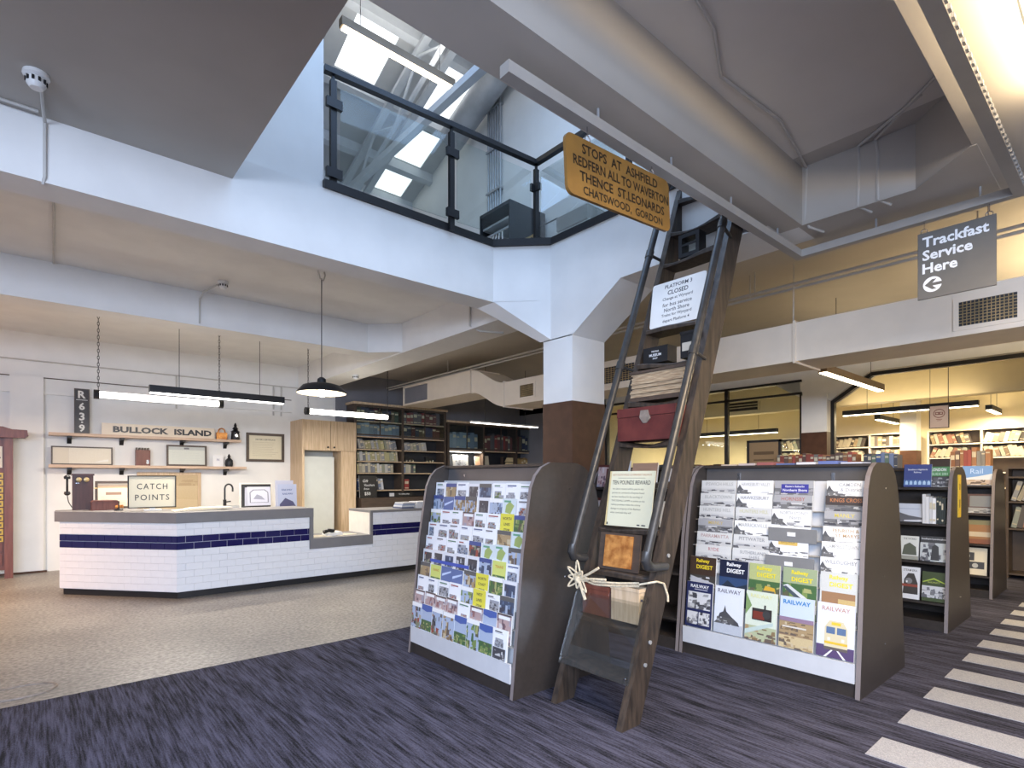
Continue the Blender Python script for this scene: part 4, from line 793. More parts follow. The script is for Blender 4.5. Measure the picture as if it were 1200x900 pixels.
# ================================================================ SERVICE COUNTER
CT = thing('service_counter', 'white tiled service counter with navy tile band and grey top', 'counter', (2.6, 8.2, 0))
A0, A1 = Vector((.20, 9.12, 0)), Vector((1.29, 7.83, 0)); ch = (A1-A0).normalized(); chn = Vector((ch.y, -ch.x, 0)); CL = (A1-A0).length
XE = 5.35
def cplan(off, xa=None, xb=None):
    """counter outline pushed in by off"""
    p0 = A0-chn*off+ch*off*.2; k = A1+Vector((off*.41, off, 0))
    return [(p0.x, p0.y), (k.x, k.y), (2.96, 7.83+off), (2.96, 8.55), (1.6, 8.55), (.85, 9.45), (.20+off, 9.45)]
obj('carcass', MB().prism(cplan(.016), 'z', .085, .94).box(2.96, 3.87, 7.846, 8.5, .085, .50).box(3.87, XE, 7.846, 8.5, .085, .965), GROUT, CT)
obj('plinth', MB().prism(cplan(.05), 'z', 0, .085).box(2.96, XE, 7.88, 8.5, 0, .085), PLINTH, CT)
p0 = A0-chn*-.02-ch*.05; k = A1+Vector((-.01, -.02, 0))
obj('worktop', MB().prism([(p0.x, p0.y), (k.x, k.y), (2.98, 7.81), (2.98, 8.6), (1.6, 8.6), (.86, 9.5), (.17, 9.5)], 'z', .94, 1.07), FASCIA, CT)
obj('worktop', MB().box(2.93, 2.98, 7.815, 8.6, .63, .94).box(2.93, 3.90, 7.815, 8.55, .485, .63).box(3.86, 3.90, 7.815, 7.85, .63, .965), FASCIA, CT, label='grey lowered section of the worktop')
obj('worktop', MB().box(3.86, XE, 7.815, 8.6, .965, 1.0), FASCIA, CT, label='thin grey worktop right of the lowered section')
obj('side_panel', bm_box(3.865, 3.89, 7.85, 8.6, .63, .965), STONE, CT, label='beige inner side of the lowered section')
TW, TH = .19, .0865
zrows = [.092+TH*i for i in range(6)]+[.611+TH*i for i in range(2)]+[.785+.0775*i for i in range(2)]
hrow = [TH]*8+[.0775]*2
tcache = {}
def tile(name, m_, w_, h_, mtx):
    k = (name, round(w_, 3), round(h_, 3))
    if k not in tcache: g_ = .006 if name == 'blue_tile' else .0022; tcache[k] = bm_box(0, w_-g_, -.006, .004, 0, h_-g_).mesh(name, m_)
    o = bpy.data.objects.new(name, tcache[k]); COL.objects.link(o); o.parent = CT; c = world_org(CT)
    o.matrix_local = Matrix.Translation((-c[0], -c[1], -c[2])) @ mtx
Mch = Matrix.Translation(A0-chn*.01) @ Matrix.Rotation(math.atan2(ch.y, ch.x), 4, 'Z'); Mst = Matrix.Translation((1.29+.004, 7.84, 0))
for r, z in enumerate(zrows):
    nm, mm = ('blue_tile', TILEB) if r in (6, 7) else ('white_tile', TILEW)
    for M, L in ((Mch, CL), (Mst, XE-1.294)):
        cuts = [0]; p = TW*(.5 if r % 2 else .98)
        while p < L-.03: cuts.append(p); p += TW
        cuts.append(L)
        for a, b in zip(cuts, cuts[1:]):
            pieces = [(a, b)]
            if M is Mst:
                xa, xb = 1.294+a, 1.294+b; top = z+hrow[r]
                if top > .49: pieces = [(u-1.294, v-1.294) for u, v in ((xa, min(xb, 2.93)), (max(xa, 3.90), xb)) if v-u > .012]
            for u, v in pieces: tile(nm, mm, v-u, hrow[r], M @ Matrix.Translation((u, 0, z)))
# ---- things on the counter
def framed(name, label, cat, x0, x1, y, z0, z1, fm, fw, draw, depth=.025, tilt=0, group=None):
    w_, h_ = x1-x0, z1-z0
    t = thing(name, label, cat, ((x0+x1)/2, y, z0), (R(-tilt), 0, 0), group)
    m = MB(); a, b = -w_/2, w_/2
    m.box(a, b, -depth, 0, 0, fw).box(a, b, -depth, 0, h_-fw, h_).box(a, a+fw, -depth, 0, fw, h_-fw).box(b-fw, b, -depth, 0, fw, h_-fw)
    obj('frame', m, fm, t, local=True)
    p = Art(w_-2*fw, h_-2*fw, -depth*.45); MB.box(p, a+fw, b-fw, -depth*.4, -.002, 0, h_-2*fw, col=(.4, .36, .3)); draw(p)
    for i, v in enumerate(p.v): p.v[i] = (v[0], v[1], v[2]+fw)
    obj('print', p, PRINT, t, local=True)
    return t
def d_catch(a): a.rect(0, 0, 1, 1, (.74, .68, .52)); a.text('CATCH', .5, .58, .19, K_, .006, width=.66, sp=1.25); a.text('POINTS', .5, .22, .19, K_, .006, width=.74, sp=1.25)
t = framed('shop_sign', 'cream sign reading catch points in black capitals on the counter', 'sign', .87, 1.41, 8.62, 1.105, 1.53, BLACK, .012, d_catch)
obj('foot', MB().box(-.10, .10, -.06, .06, -.035, -.015).box(-.03, .03, -.02, 0, -.015, 0), PLASTIC, t, local=True)
def d_cert(a): a.rect(0, 0, 1, 1, (.62, .56, .40)); a.rect(.03, .03, .97, .97, (.66, .60, .44)); a.text("DRIVER'S CERTIFICATE", .5, .80, .07, K_, .01, width=.6); a.lines(.1, .9, .72, 9, .07, (.45, .38, .26), 5)
def d_doc(a): a.rect(0, 0, 1, 1, (.70, .60, .46)); a.rect(.0, .8, 1, .92, (.45, .32, .2)); a.rect(.25, .5, .75, .62, (.3, .18, .12)); a.lines(.1, .9, .42, 4, .09, (.5, .4, .28), 2)
t = framed('framed_document', 'dark framed old document standing behind the telephone box', 'picture', .585, 1.0, 9.42, 1.072, 1.455, DARKWOOD, .03, d_doc, tilt=4)
# telephone
t = thing('wooden_telephone', 'dark wooden telephone box with two bells and hanging handset', 'telephone', (.45, 9.42, 1.07))
obj('case', MB().box(.34, .56, 9.30, 9.45, 1.07, 1.53).box(.33, .57, 9.29, 9.46, 1.53, 1.555), PHONEWOOD, t)
for x in (.405, .485): obj('bell', MB().lathe([(.033, 0), (.028, -.018), (.0, -.026)], (x, 9.30, 1.475), 14, 'y', cap=False), BRASS, t, smooth=True)
obj('handset', MB().tube([(.285, 9.32, 1.30), (.285, 9.30, 1.40), (.285, 9.32, 1.50)], .013, 8).lathe([(.034, -.02), (.036, .01), (.018, .03)], (.285, 9.30, 1.505), 12).lathe([(.018, -.03), (.036, -.01), (.03, .02)], (.285, 9.30, 1.30), 12), BLACK, t)
obj('cord', MB().tube([(.285, 9.33, 1.28), (.30, 9.34, 1.18), (.33, 9.36, 1.12), (.345, 9.38, 1.10)], .006, 6), BLACK, t); obj('name_plate', bm_box(.37, .41, 9.296, 9.30, 1.425, 1.435), CHROME, t)
obj('crank', MB().tube([(.56, 9.4, 1.36), (.61, 9.4, 1.36)], .006, 6), BRASS, t)
t = thing('token_instrument', 'low brown wooden instrument box with stepped edge beside the telephone', 'box', (.66, 9.1, 1.07)); obj('case', MB().box(.53, .82, 9.05, 9.25, 1.07, 1.18), REDWOOD, t); obj('lid', MB().prism([(.52, 1.18), (.83, 1.18), (.80, 1.20), (.55, 1.20)], 'y', 9.04, 9.26), REDWOOD, t); obj('key', MB().tube([(.78, 9.03, 1.11), (.86, 9.0, 1.12)], .02, 8), COPPER, t)
tag(obj('pen_stand', MB().lathe([(.05, 0), (.05, .015), (.008, .02), (.008, .12)], (.80, 8.86, 1.07), 10), BLACK), 'small black pen stand on the counter left of the sign', 'stand')
m = MB(); rnd = random.Random(4)
for i in range(5): x = 1.30+.05*i; m.prism([(x, 8.05+.03*i), (x+.5, 8.12), (x+.46, 8.46), (x+.02, 8.42)], 'z', 1.072+.007*i, 1.078+.007*i)
tag(obj('paper_stack', m, PAGES), 'loose stack of white papers lying on the counter', 'papers')
t = thing('black_tap', 'matt black gooseneck tap behind the counter', 'tap', (2.33, 9.98, 1.0)); obj('spout', MB().tube([(2.33, 9.98, .95), (2.33, 9.98, 1.32)]+[(2.33+.06-.06*math.cos(q), 9.98, 1.32+.075*math.sin(q)) for q in [i*math.pi/8 for i in range(1, 9)]]+[(2.45, 9.98, 1.27)], .014, 8), BLACK, t, smooth=True); obj('lever', MB().tube([(2.33, 9.98, 1.10), (2.42, 9.98, 1.11)], .012, 6).lathe([(.026, .95), (.026, 1.14)], (2.33, 9.98, 0), 10), BLACK, t)
t = thing('sink_bench', 'low white bench with steel sink below the black tap', 'bench', (2.3, 9.95, 0)); obj('cabinet', bm_box(1.2, 2.9, 9.72, 10.3, 0, .93), WHITE, t); obj('steel_sink', MB().prism([(1.9, .93), (2.75, .93), (2.7, 1.04), (1.95, 1.04)], 'y', 9.75, 10.1), GALV, t)
def d_poster(a): a.rect(0, 0, 1, 1, (.62, .62, .70)); a.poly([(.1, .15), (.1, .7), (.25, .85), (.75, .85), (.9, .7), (.9, .15)], (.08, .08, .1)); a.poly([(.13, .17), (.13, .69), (.27, .82), (.73, .82), (.87, .69), (.87, .17)], (.66, .66, .74)); a.poly([(.25, .35), (.4, .6), (.6, .5), (.75, .3)], (.35, .35, .42))
def d_bluey(a): a.rect(0, 0, 1, 1, (.44, .48, .62)); a.text('RAILWAY', .5, .74, .07, (.04, .06, .22), .02, width=.8); a.text('RAILWAY', .54, .58, .07, (.04, .06, .22), .02, width=.8); a.poly([(.1, .2), (.4, .45), (.8, .30), (.95, .1), (.1, .1)], (.08, .08, .16)); a.rect(.1, .02, .9, .07, (.1, .12, .3))
tag(framed('picture_frame', 'large black framed print with cream mount behind the tap', 'picture', 2.36, 2.84, 9.22, 1.02, 1.42, STONE, .02, lambda a: (a.rect(0, 0, 1, 1, (.05, .05, .05)), a.rect(.12, .06, .88, .86, (.6, .6, .66)))), 'large black framed print with cream border standing behind the counter papers', 'picture')
sheet('poster_card', .34, .29, d_poster, 2.60, 9.04, 1.072, 6, 'pale lilac poster card with black outline drawing on the counter', 'poster', rz=0, th=.006)
sheet('railway_poster', .30, .40, d_bluey, 3.02, 9.02, 1.0, 5, 'grey blue railway poster standing at the counter end', 'poster', rz=0, th=.008)
sheet('railway_poster', .28, .46, lambda a: a.rect(0, 0, 1, 1, (.5, .5, .6)), 2.99, 9.07, 1.0, 3, 'taller lilac card behind the grey blue railway poster', 'poster', rz=0, th=.008)
t = thing('desk_telephone', 'black and cream desk telephone on the lowered counter', 'telephone', (3.35, 8.1, .63)); obj('base', MB().prism([(3.25, .632), (3.52, .632), (3.48, .69), (3.28, .67)], 'y', 8.0, 8.22), PLASTIC, t); obj('handset', MB().tube([(3.22, 8.05, .69), (3.30, 8.05, .715), (3.38, 8.05, .70)], .03, 8), BLACK, t)
tag(obj('paper_sheet', MB().prism([(2.99, 7.95), (3.30, 7.92), (3.32, 8.2), (3.0, 8.22)], 'z', .631, .637).prism([(3.42, 7.9), (3.72, 8.0), (3.62, 8.2), (3.36, 8.15)], 'z', .631, .640), PAGES), 'white papers on the lowered counter', 'papers')
m = MB()
for i in range(4):
    c, nm = [((.10, .12, .2), 'navy'), ((.6, .62, .66), 'white'), ((.28, .33, .45), 'blue'), ((.5, .5, .52), 'grey')][i]
    tag(obj('magazine_pile', MB().box(4.45+.012*i, 4.68+.01*i, 7.92, 8.2, 1.001+.025*i, 1.024+.025*i, col=c), MATTE), f"{nm} magazines, layer {('lowest', 'second', 'third', 'topmost')[i]} of the left pile on the right counter", 'magazine', 'magazine piles on the counter')
    tag(obj('magazine_pile', MB().box(4.72+.01*i, 5.0+.012*i, 7.92, 8.2, 1.001+.027*i, 1.026+.027*i, col=(.66, .67, .70)), MATTE), f"white papers, layer {('lowest', 'second', 'third', 'topmost')[i]} of the right pile on the right counter", 'magazine', 'magazine piles on the counter')

# ================================================================ WALL BEHIND THE COUNTER
for z, a, b, nm in ((2.20, .12, 2.93, 'upper'), (1.69, .12, 3.02, 'lower')):
    t = thing('wall_shelf', f'long pale oak wall shelf on black brackets, {nm} of the two', 'shelf', (1.5, 11.45, z), group=None)
    obj('board', bm_box(a, b, 11.31, 11.568, z-.022, z+.022), SHELFOAK, t)
    for x in (.38, 1.08, 1.98, 2.70): obj('bracket', MB().prism([(11.565, z-.14), (11.565, z-.024), (11.36, z-.024), (11.36, z-.05), (11.52, z-.07)], 'x', x-.03, x+.03), BLACK, t)
US, LS = 2.223, 1.713
def d_r63(a): a.rect(0, 0, 1, 1, (.035, .028, .025)); a.text('R', .5, .80, .17, (.72, .70, .64), .03, width=.7); a.rect(.08, .755, .92, .768, (.72, .70, .64)); a.text('6', .5, .53, .17, (.72, .70, .64), .03, width=.6); a.text('3', .5, .29, .18, (.72, .70, .64), .03, width=.6); a.rect(.44, .235, .58, .265, (.72, .70, .64)); a.text('9', .5, .03, .17, (.72, .70, .64), .03, width=.6)
t = framed('number_board', 'tall black number board reading R639 on the upper wall shelf', 'sign', .44, .64, 11.47, US, US+.74, DARKWOOD, .012, d_r63, tilt=1)
def d_bull(a): a.rect(0, 0, 1, 1, (.74, .64, .50)); a.text('BULLOCK  ISLAND', .53, .24, .54, K_, .045, width=.88, fit=True)
b = Art(1.70, .20, -.012); MB.box(b, -.85, .85, -.011, .011, 0, .20, col=(.6, .5, .38)); d_bull(b); o = obj('station_name_board', b, PRINT, None, local=True); o.location = (1.65, 11.46, US); tag(o, 'long cream name board with bold black capitals on the upper wall shelf', 'sign')
t = thing('old_padlock', 'reddish brown old padlock on the upper wall shelf', 'padlock', (2.62, 11.46, US)); obj('body', MB().box(2.53, 2.71, 11.42, 11.49, US, US+.13), COPPER, t); obj('shackle', MB().tube([(2.56, 11.455, US+.13)]+[(2.62-.055*math.cos(q), 11.455, US+.15+.06*math.sin(q)) for q in [i*math.pi/6 for i in range(7)]]+[(2.68, 11.455, US+.13)], .014, 6), COPPER, t)
t = thing('railway_lantern', 'small black railway lantern at the right end of the upper shelf', 'lantern', (2.86, 11.46, US)); obj('body', MB().lathe([(.075, 0), (.08, .02), (.07, .15), (.085, .16), (.03, .20)], (2.86, 11.46, US), 12), BLACK, t, smooth=True); obj('chimney', MB().lathe([(.035, .20), (.055, .215), (.02, .26), (.03, .275), (.008, .33)], (2.86, 11.46, US), 10), BLACK, t); obj('lens', MB().lathe([(.03, -.092), (.03, -.07)], (2.86, 11.46, US+.08), 10, 'y'), CHROME, t)
def d_long(a): a.rect(0, 0, 1, 1, (.62, .57, .46)); a.rect(0, 0, .26, 1, (.58, .52, .40)); a.rect(.26, 0, .262, 1, (.3, .25, .2)); a.poly([(.7, .1), (.95, .15), (.95, .3), (.8, .2)], (.68, .66, .6))
framed('panoramic_picture', 'long thin framed panorama on the lower wall shelf', 'picture', .15, .95, 11.47, LS, LS+.30, DARKWOOD, .02, d_long, tilt=2)
t = thing('wooden_box', 'brown upright wooden box with notched top on the lower shelf', 'box', (1.37, 11.46, LS)); m = MB().box(1.27, 1.48, 11.40, 11.52, LS, LS+.27)
obj('body', m, REDWOOD, t); m = MB(); [m.box(1.275+.042*i, 1.298+.042*i, 11.41, 11.51, LS+.27, LS+.31) for i in range(5)]; obj('notches', m, DARKWOOD, t); obj('latch', bm_box(1.42, 1.46, 11.385, 11.40, LS+.03, LS+.10), CHROME, t)
def d_blue2(a): a.rect(0, 0, 1, 1, (.58, .60, .54)); a.rect(0, .82, 1, 1, (.45, .47, .45)); a.rect(.42, .86, .56, .96, (.15, .15, .17)); a.lines(.1, .9, .65, 5, .1, (.5, .54, .5), 4)
framed('framed_diagram', 'dark framed pale green diagram on the lower wall shelf', 'picture', 1.73, 2.37, 11.47, LS, LS+.38, DARKWOOD, .03, d_blue2, tilt=2)
sheet('white_card', .18, .21, lambda a: (a.rect(0, 0, 1, 1, (.76, .76, .76)), a.text('N', .5, .5, .22, (.25, .25, .35), .02)), 2.56, 11.45, LS, 4, 'white card with dark letter beside the small dark bottle', 'card', rz=0)
t = thing('oil_bottle', 'small dark round oil bottle at the right end of the lower shelf', 'bottle', (2.75, 11.46, LS)); obj('body', MB().lathe([(.06, 0), (.072, .05), (.065, .12), (.03, .16)], (2.75, 11.46, LS), 14), RACKMETAL, t, smooth=True); obj('stopper', MB().lathe([(.02, .16), (.028, .19), (.008, .24)], (2.75, 11.46, LS), 10), BLACK, t)
framed('wall_certificate', 'dark framed parchment certificate hanging on the white wall', 'picture', 3.08, 3.80, 11.567, 1.82, 2.39, DARKWOOD, .05, d_cert)
def d_map(a): a.rect(0, 0, 1, 1, (.58, .46, .28)); a.photo(0, .7, 1, 1, [(.50, .38, .22), (.44, .32, .18)], 4, 14, (.5, .38, .22)); a.poly([(0, .1), (.5, .15), (1, .05), (1, .3), (0, .4)], (.62, .50, .32))
framed('framed_map', 'large oak framed old map behind the cream counter sign', 'picture', 1.30, 2.29, 11.555, .85, 1.60, OAK, .05, d_map)
# ---- departures cabinet at the far left
t = thing('departure_board', 'red brown wooden departures cabinet with clock face and yellow strips', 'cabinet', (-.75, 11.2, 0))
obj('case', MB().box(-1.15, -.35, 11.2, 11.4, .12, 2.18), REDWOOD, t); obj('post', MB().box(-.385, -.29, 11.13, 11.22, 0, 2.16), REDWOOD, t); obj('post', MB().box(-1.22, -1.12, 11.13, 11.22, 0, 2.16), REDWOOD, t)
obj('cornice', MB().prism([(-1.35, 2.10), (-.16, 2.10), (-.12, 2.14), (-.13, 2.22), (-.30, 2.225), (-.40, 2.26), (-1.1, 2.26), (-1.2, 2.22), (-1.38, 2.22)], 'y', 11.06, 11.3), REDWOOD, t)
obj('dial_panel', MB().box(-1.08, -.41, 11.185, 11.2, 1.65, 1.97, col=(.62, .58, .48)).box(-.52, -.44, 11.183, 11.185, 1.85, 1.87, col=K_).box(-.50, -.43, 11.183, 11.185, 1.79, 1.81, col=K_).box(-.52, -.44, 11.183, 11.185, 1.73, 1.75, col=K_), PRINT, t)
for i in range(10): obj('yellow_strip', MB().box(-1.08, -.40, 11.18, 11.2, 1.49-.105*i, 1.575-.105*i, col=(.56, .40, .04)).box(-.50, -.42, 11.178, 11.18, 1.51-.105*i, 1.55-.105*i, col=(.10, .08, .03)), PRINT, t)
obj('lower_panel', MB().box(-1.08, -.41, 11.185, 11.2, .2, .36).box(-1.08, -.41, 11.185, 11.2, .40, .53), REDWOOD, t)
# ---- oak cupboard with niche
t = thing('oak_cupboard', 'tall pale oak cupboard with two upper doors and open niche', 'cabinet', (4.5, 11.2, 0))
obj('side_panel', bm_box(3.93, 3.975, 10.9, 11.59, 0, 2.66), OAK, t); obj('side_panel', bm_box(4.74, 5.06, 10.92, 11.59, 0, 2.07), OAK, t); obj('back_panel', bm_box(3.975, 4.74, 11.35, 11.37, 0, 2.07), FRIDGE, t, label='pale back of the niche')
obj('top_box', bm_box(3.975, 5.06, 10.925, 11.59, 2.07, 2.66), OAK, t)
for a, b, kx in ((3.98, 4.50, 4.44), (4.51, 5.06, 4.57)):
    d = obj('door', bm_box(a, b, 10.90, 10.922, 2.05, 2.655), OAK, t); n_ = 4
    for i in range(n_): w_ = (b-a)/n_; obj('plank', bm_box(a+w_*i+.004, a+w_*(i+1)-.004, 10.893, 10.90, 2.055, 2.65), OAK, d)
    obj('knob', MB().lathe([(.008, 0), (.008, -.02), (.02, -.025), (.018, -.04)], (kx, 10.893, 2.12), 10, 'y'), BLACK, d)
tag(obj('refrigerator', MB().box(4.0, 4.62, 11.0, 11.34, 0, 1.93), FRIDGE), 'tall pale greenish white refrigerator panel inside the oak niche', 'refrigerator')
# ---- dark glazed bookcase and the lower one to its right
def bookcase(name, label, x0, x1, yf, zt, bays, shelves, glass_z):
    t = thing(name, label, 'bookcase', ((x0+x1)/2, yf+.2, 0)); D = .38
    obj('back_panel', bm_box(x0, x1, yf+D-.02, yf+D, 0, zt), DARKGLASSBACK, t)
    for x in bays: obj('upright', bm_box(x-.03, x+.03, yf, yf+D-.021, 0, zt), DARKWOOD, t)
    obj('top', bm_box(x0-.03, x1+.03, yf-.03, yf+D, zt, zt+.05), OAK, t)
    for z in shelves: obj('shelf', bm_box(x0, x1, yf+.015, yf+D-.021, z-.014, z+.014), DARKWOOD, t); obj('shelf_edge', bm_box(x0, x1, yf+.004, yf+.0149, z-.012, z+.012), OAK, t)
    obj('base_cupboard', bm_box(x0, x1, yf-.36, yf+D-.021, 0, 1.07), DARKWOOD, t)
    for a, b in zip(bays, bays[1:]): 
        d = obj('glass_door', MB().box(a+.03, b-.03, yf-.022, yf-.004, glass_z+.03, glass_z+.06).box(a+.03, b-.03, yf-.022, yf-.004, zt-.05, zt-.01).box((a+b)/2-.01, (a+b)/2+.01, yf-.022, yf-.004, glass_z+.06, zt-.05), DARKWOOD, t)
        obj('pane', bm_box(a+.03, b-.03, yf-.014, yf-.011, glass_z+.06, zt-.05), GLASS, d)
    return t
B1 = bookcase('glazed_bookcase', 'tall dark glazed bookcase beside the oak cupboard', 5.15, 7.52, 11.2, 3.10, (5.18, 6.33, 7.49), (1.22, 1.60, 1.86, 2.12, 2.40, 2.74), 2.40)
G = 'books in the tall dark bookcase'
for z, wd in ((2.74, 'on the top shelf'), (2.40, 'on the second shelf')):
    w2 = wd
    books('x', 5.23, 6.28, 11.25, z+.014, .30, 'blue' if z < 2.5 else 'dark', w2+' left bay of tall bookcase', G, int(z*10), tmin=.08, tmax=.115, depth=.25); books('x', 6.38, 7.43, 11.25, z+.014, .30, 'red' if z > 2.5 else 'dark', w2+' right bay of tall bookcase', G, int(z*10)+1, tmin=.08, tmax=.115, depth=.25)
for z, wd, pl, f1, f2, l1 in ((2.12, 'third shelf', 'pale', .95, .62, -.22), (1.86, 'fourth shelf', 'pale', .98, .0, -.12), (1.60, 'fifth shelf', 'pale', .85, .30, -.06), (1.22, 'lowest shelf', 'mix', .62, .0, -.16)):
    books('x', 5.23, 6.28, 11.24, z+.014, .22 if z > 1.3 else .27, pl, f'on the {wd} left bay of tall bookcase', G, int(z*100), lean=l1, tmin=.04, tmax=.075, depth=.22, fill=f1)
    if f2: books('x', 6.38, 7.43, 11.24, z+.014, .20, pl if z > 2 else 'mix', f'on the {wd} right bay of tall bookcase', G, int(z*100)+5, lean=-.2 if z > 2 else 0, tmin=.045, tmax=.08, depth=.22, fill=f2)
books('x', 6.40, 6.55, 11.24, 1.234, .27, 'redone', 'standing alone on the lowest tall bookcase shelf', G, 77, tmin=.11, tmax=.12, depth=.22, count=1)
for i, (x, c) in enumerate(((6.55, 'left'), (7.1, 'right'))):
    t = thing('model_locomotive', f'small dark model with pale wheels, {c} on the fourth shelf of the tall bookcase', 'model', (x, 11.3, 1.875)); obj('body', MB().box(x-.12, x+.12, 11.27, 11.33, 1.90, 1.96).box(x-.12, x-.03, 11.27, 11.33, 1.96, 2.0), BLACK, t); m = MB(); [m.lathe([(.022, -.008), (.022, .008)], (x-.08+.08*k, 11.265, 1.896), 10, 'y') for k in range(3)]; obj('wheels', m, CHROME, t)
def d_blk(a): a.rect(0, 0, 1, 1, (.016, .016, .018)); a.text('Gift', .36, .70, .12, WH, 0, width=.4, shear=.3); a.text('Vouchers', .58, .52, .11, WH, 0, width=.6, shear=.3); a.text('from', .4, .36, .09, WH, 0, width=.35, shear=.3); a.text('$50', .45, .10, .16, WH, .01, width=.55)
sheet('chalkboard_sign', .40, .48, d_blk, 5.36, 10.95, 1.071, 5, 'black chalkboard with white handwriting on the bookcase base', 'sign', rz=0, th=.015)
b = Art(.62, .09, -.008); MB.box(b, -.31, .31, -.007, .007, 0, .09, col=(.02, .02, .02)); b.text('the railway shop', .62, .38, .42, WH, .01, width=.62); b.rect(.03, .1, .22, .9, (.6, .6, .62)); o = obj('name_plate', b, PRINT, None, local=True); o.location = (6.2, 11.05, 1.071+.01); tag(o, 'long black plate with white lettering on the bookcase base', 'sign')
B2 = bookcase('low_bookcase', 'dark bookcase under the tube lamp, left of the column', 7.56, 11.0, 11.2, 2.86, (7.59, 8.68, 9.80, 10.9), (1.25, 1.62, 2.18), 2.18)
G2_ = 'books in the low dark bookcase'
books('x', 7.65, 8.62, 11.25, 2.20, .46, 'blue', 'behind glass left bay of low bookcase', G2_, 41, tmin=.09, tmax=.12, depth=.25); books('x', 8.73, 9.75, 11.25, 2.20, .48, 'red', 'behind glass middle bay of low bookcase', G2_, 42, tmin=.07, tmax=.11, depth=.25); books('x', 9.85, 10.8, 11.25, 2.20, .46, 'dark', 'behind glass right bay of low bookcase', G2_, 43, tmin=.08, tmax=.12, depth=.25)
books('x', 9.86, 10.5, 11.25, 1.636, .42, 'tan', 'right bay of low bookcase', G2_, 44, lean=-.08, tmin=.07, tmax=.09, depth=.24)
def d_pic(a): a.rect(0, 0, 1, 1, (.72, .70, .66)); a.photo(.15, .35, .85, .8, PALS['grey'], 3, 12, (.6, .62, .64)); a.rect(.2, .12, .8, .16, (.3, .3, .3))
sheet('white_picture', .46, .44, d_pic, 7.98, 11.22, 1.636, 6, 'white mounted picture under the glowing shelf of the low bookcase', 'picture', rz=0, th=.015)
t = thing('silk_flowers', 'bunch of white flowers on the low bookcase shelf', 'flowers', (8.5, 11.25, 1.634)); m = MB(); rnd = random.Random(8)
for i in range(26): m.lathe([(.0, -.03), (.032, -.012), (.038, .012), (.0, .03)], (8.5+rnd.uniform(-.32, .45), 11.2+rnd.uniform(-.05, .08), 1.67+rnd.uniform(0, .12)), 6)
obj('petals', m, PLASTIC, t); m = MB()
for i in range(14): x = 8.5+rnd.uniform(-.3, .4); m.tube([(x, 11.25, 1.64), (x+rnd.uniform(-.08, .08), 11.22, 1.72)], .006, 4)
obj('stems', m, mat('dark_green_leaf', (.03, .06, .02), .6, var=.2), t)
sheet('leaning_book', .26, .42, lambda a: a.rect(0, 0, 1, 1, (.36, .22, .14)), 8.62, 11.30, 1.636, 8, 'brown book leaning behind the white flowers', 'book', rz=0, th=.03); sheet('leaning_book', .18, .44, lambda a: a.rect(0, 0, 1, 1, (.62, .56, .42)), 8.85, 11.30, 1.636, 8, 'cream book leaning behind the white flowers', 'book', rz=0, th=.03)
t = thing('postcard_tower', 'small tiered wooden stand of yellowed cards on the low bookcase', 'stand', (9.55, 11.3, 1.634)); obj('frame', MB().box(9.38, 9.76, 11.3, 11.38, 1.634, 1.66).box(9.38, 9.40, 11.28, 11.38, 1.66, 2.06).box(9.74, 9.76, 11.28, 11.38, 1.66, 2.06), DARKWOOD, t)
for i in range(3): obj('card_row', MB().prism([(9.41+.02*i, 1.67+.13*i), (9.73, 1.67+.13*i), (9.73, 1.78+.13*i), (9.46+.03*i, 1.78+.13*i)], 'y', 11.27, 11.29), mat('yellowed_card', (.62, .50, .28), .6, var=.15) if i == 0 else MATS['yellowed_card'], t)
t = thing('shelf_strip_lamp', 'thin strip lamp under the glazed shelf of the low bookcase', 'lamp', (8.15, 11.24, 2.14)); obj('diffuser', bm_box(7.66, 8.62, 11.235, 11.25, 2.14, 2.155), TUBEW, t)
l = bpy.data.lights.new('strip_light', 'AREA'); l.shape = 'RECTANGLE'; l.size = .9; l.size_y = .03; l.energy = 14; l.color = (1, .93, .8); o = bpy.data.objects.new('strip_light', l); COL.objects.link(o); o.parent = t; o.location = (0, 0, -.01)
# ================================================================ LIBRARY BEYOND THE PARTITION
t = struct('window_1', MB().box(10.22, 10.29, 5.41, 5.48, 0, 3.24).box(10.22, 10.29, 8.42, 8.49, 0, 3.24).box(10.22, 10.29, 4.04, 8.5, 3.20, 3.24).box(10.22, 10.28, 4.04, 8.5, 2.98, 3.02).box(10.22, 10.29, 4.035, 4.07, 0, 3.0), BLACK)
for a, b in ((4.07, 5.41), (5.48, 8.42)):
    obj('glass_pane', bm_box(10.25, 10.262, a, b, .05, 2.98), GLASS, t); obj('glass_pane', bm_box(10.25, 10.262, a, b, 3.02, 3.2), GLASS, t)
m = MB()
pts = [(3.56, 0), (3.56, 2.80), (2.96, 3.21), (-.6, 3.21)]; inn = [(3.50, 0), (3.50, 2.77), (2.94, 3.15), (-.6, 3.15)]
for i in range(3): m.prism([pts[i], pts[i+1], inn[i+1], inn[i]], 'x', 10.20, 10.29)
struct('door_1', m, BLACK)
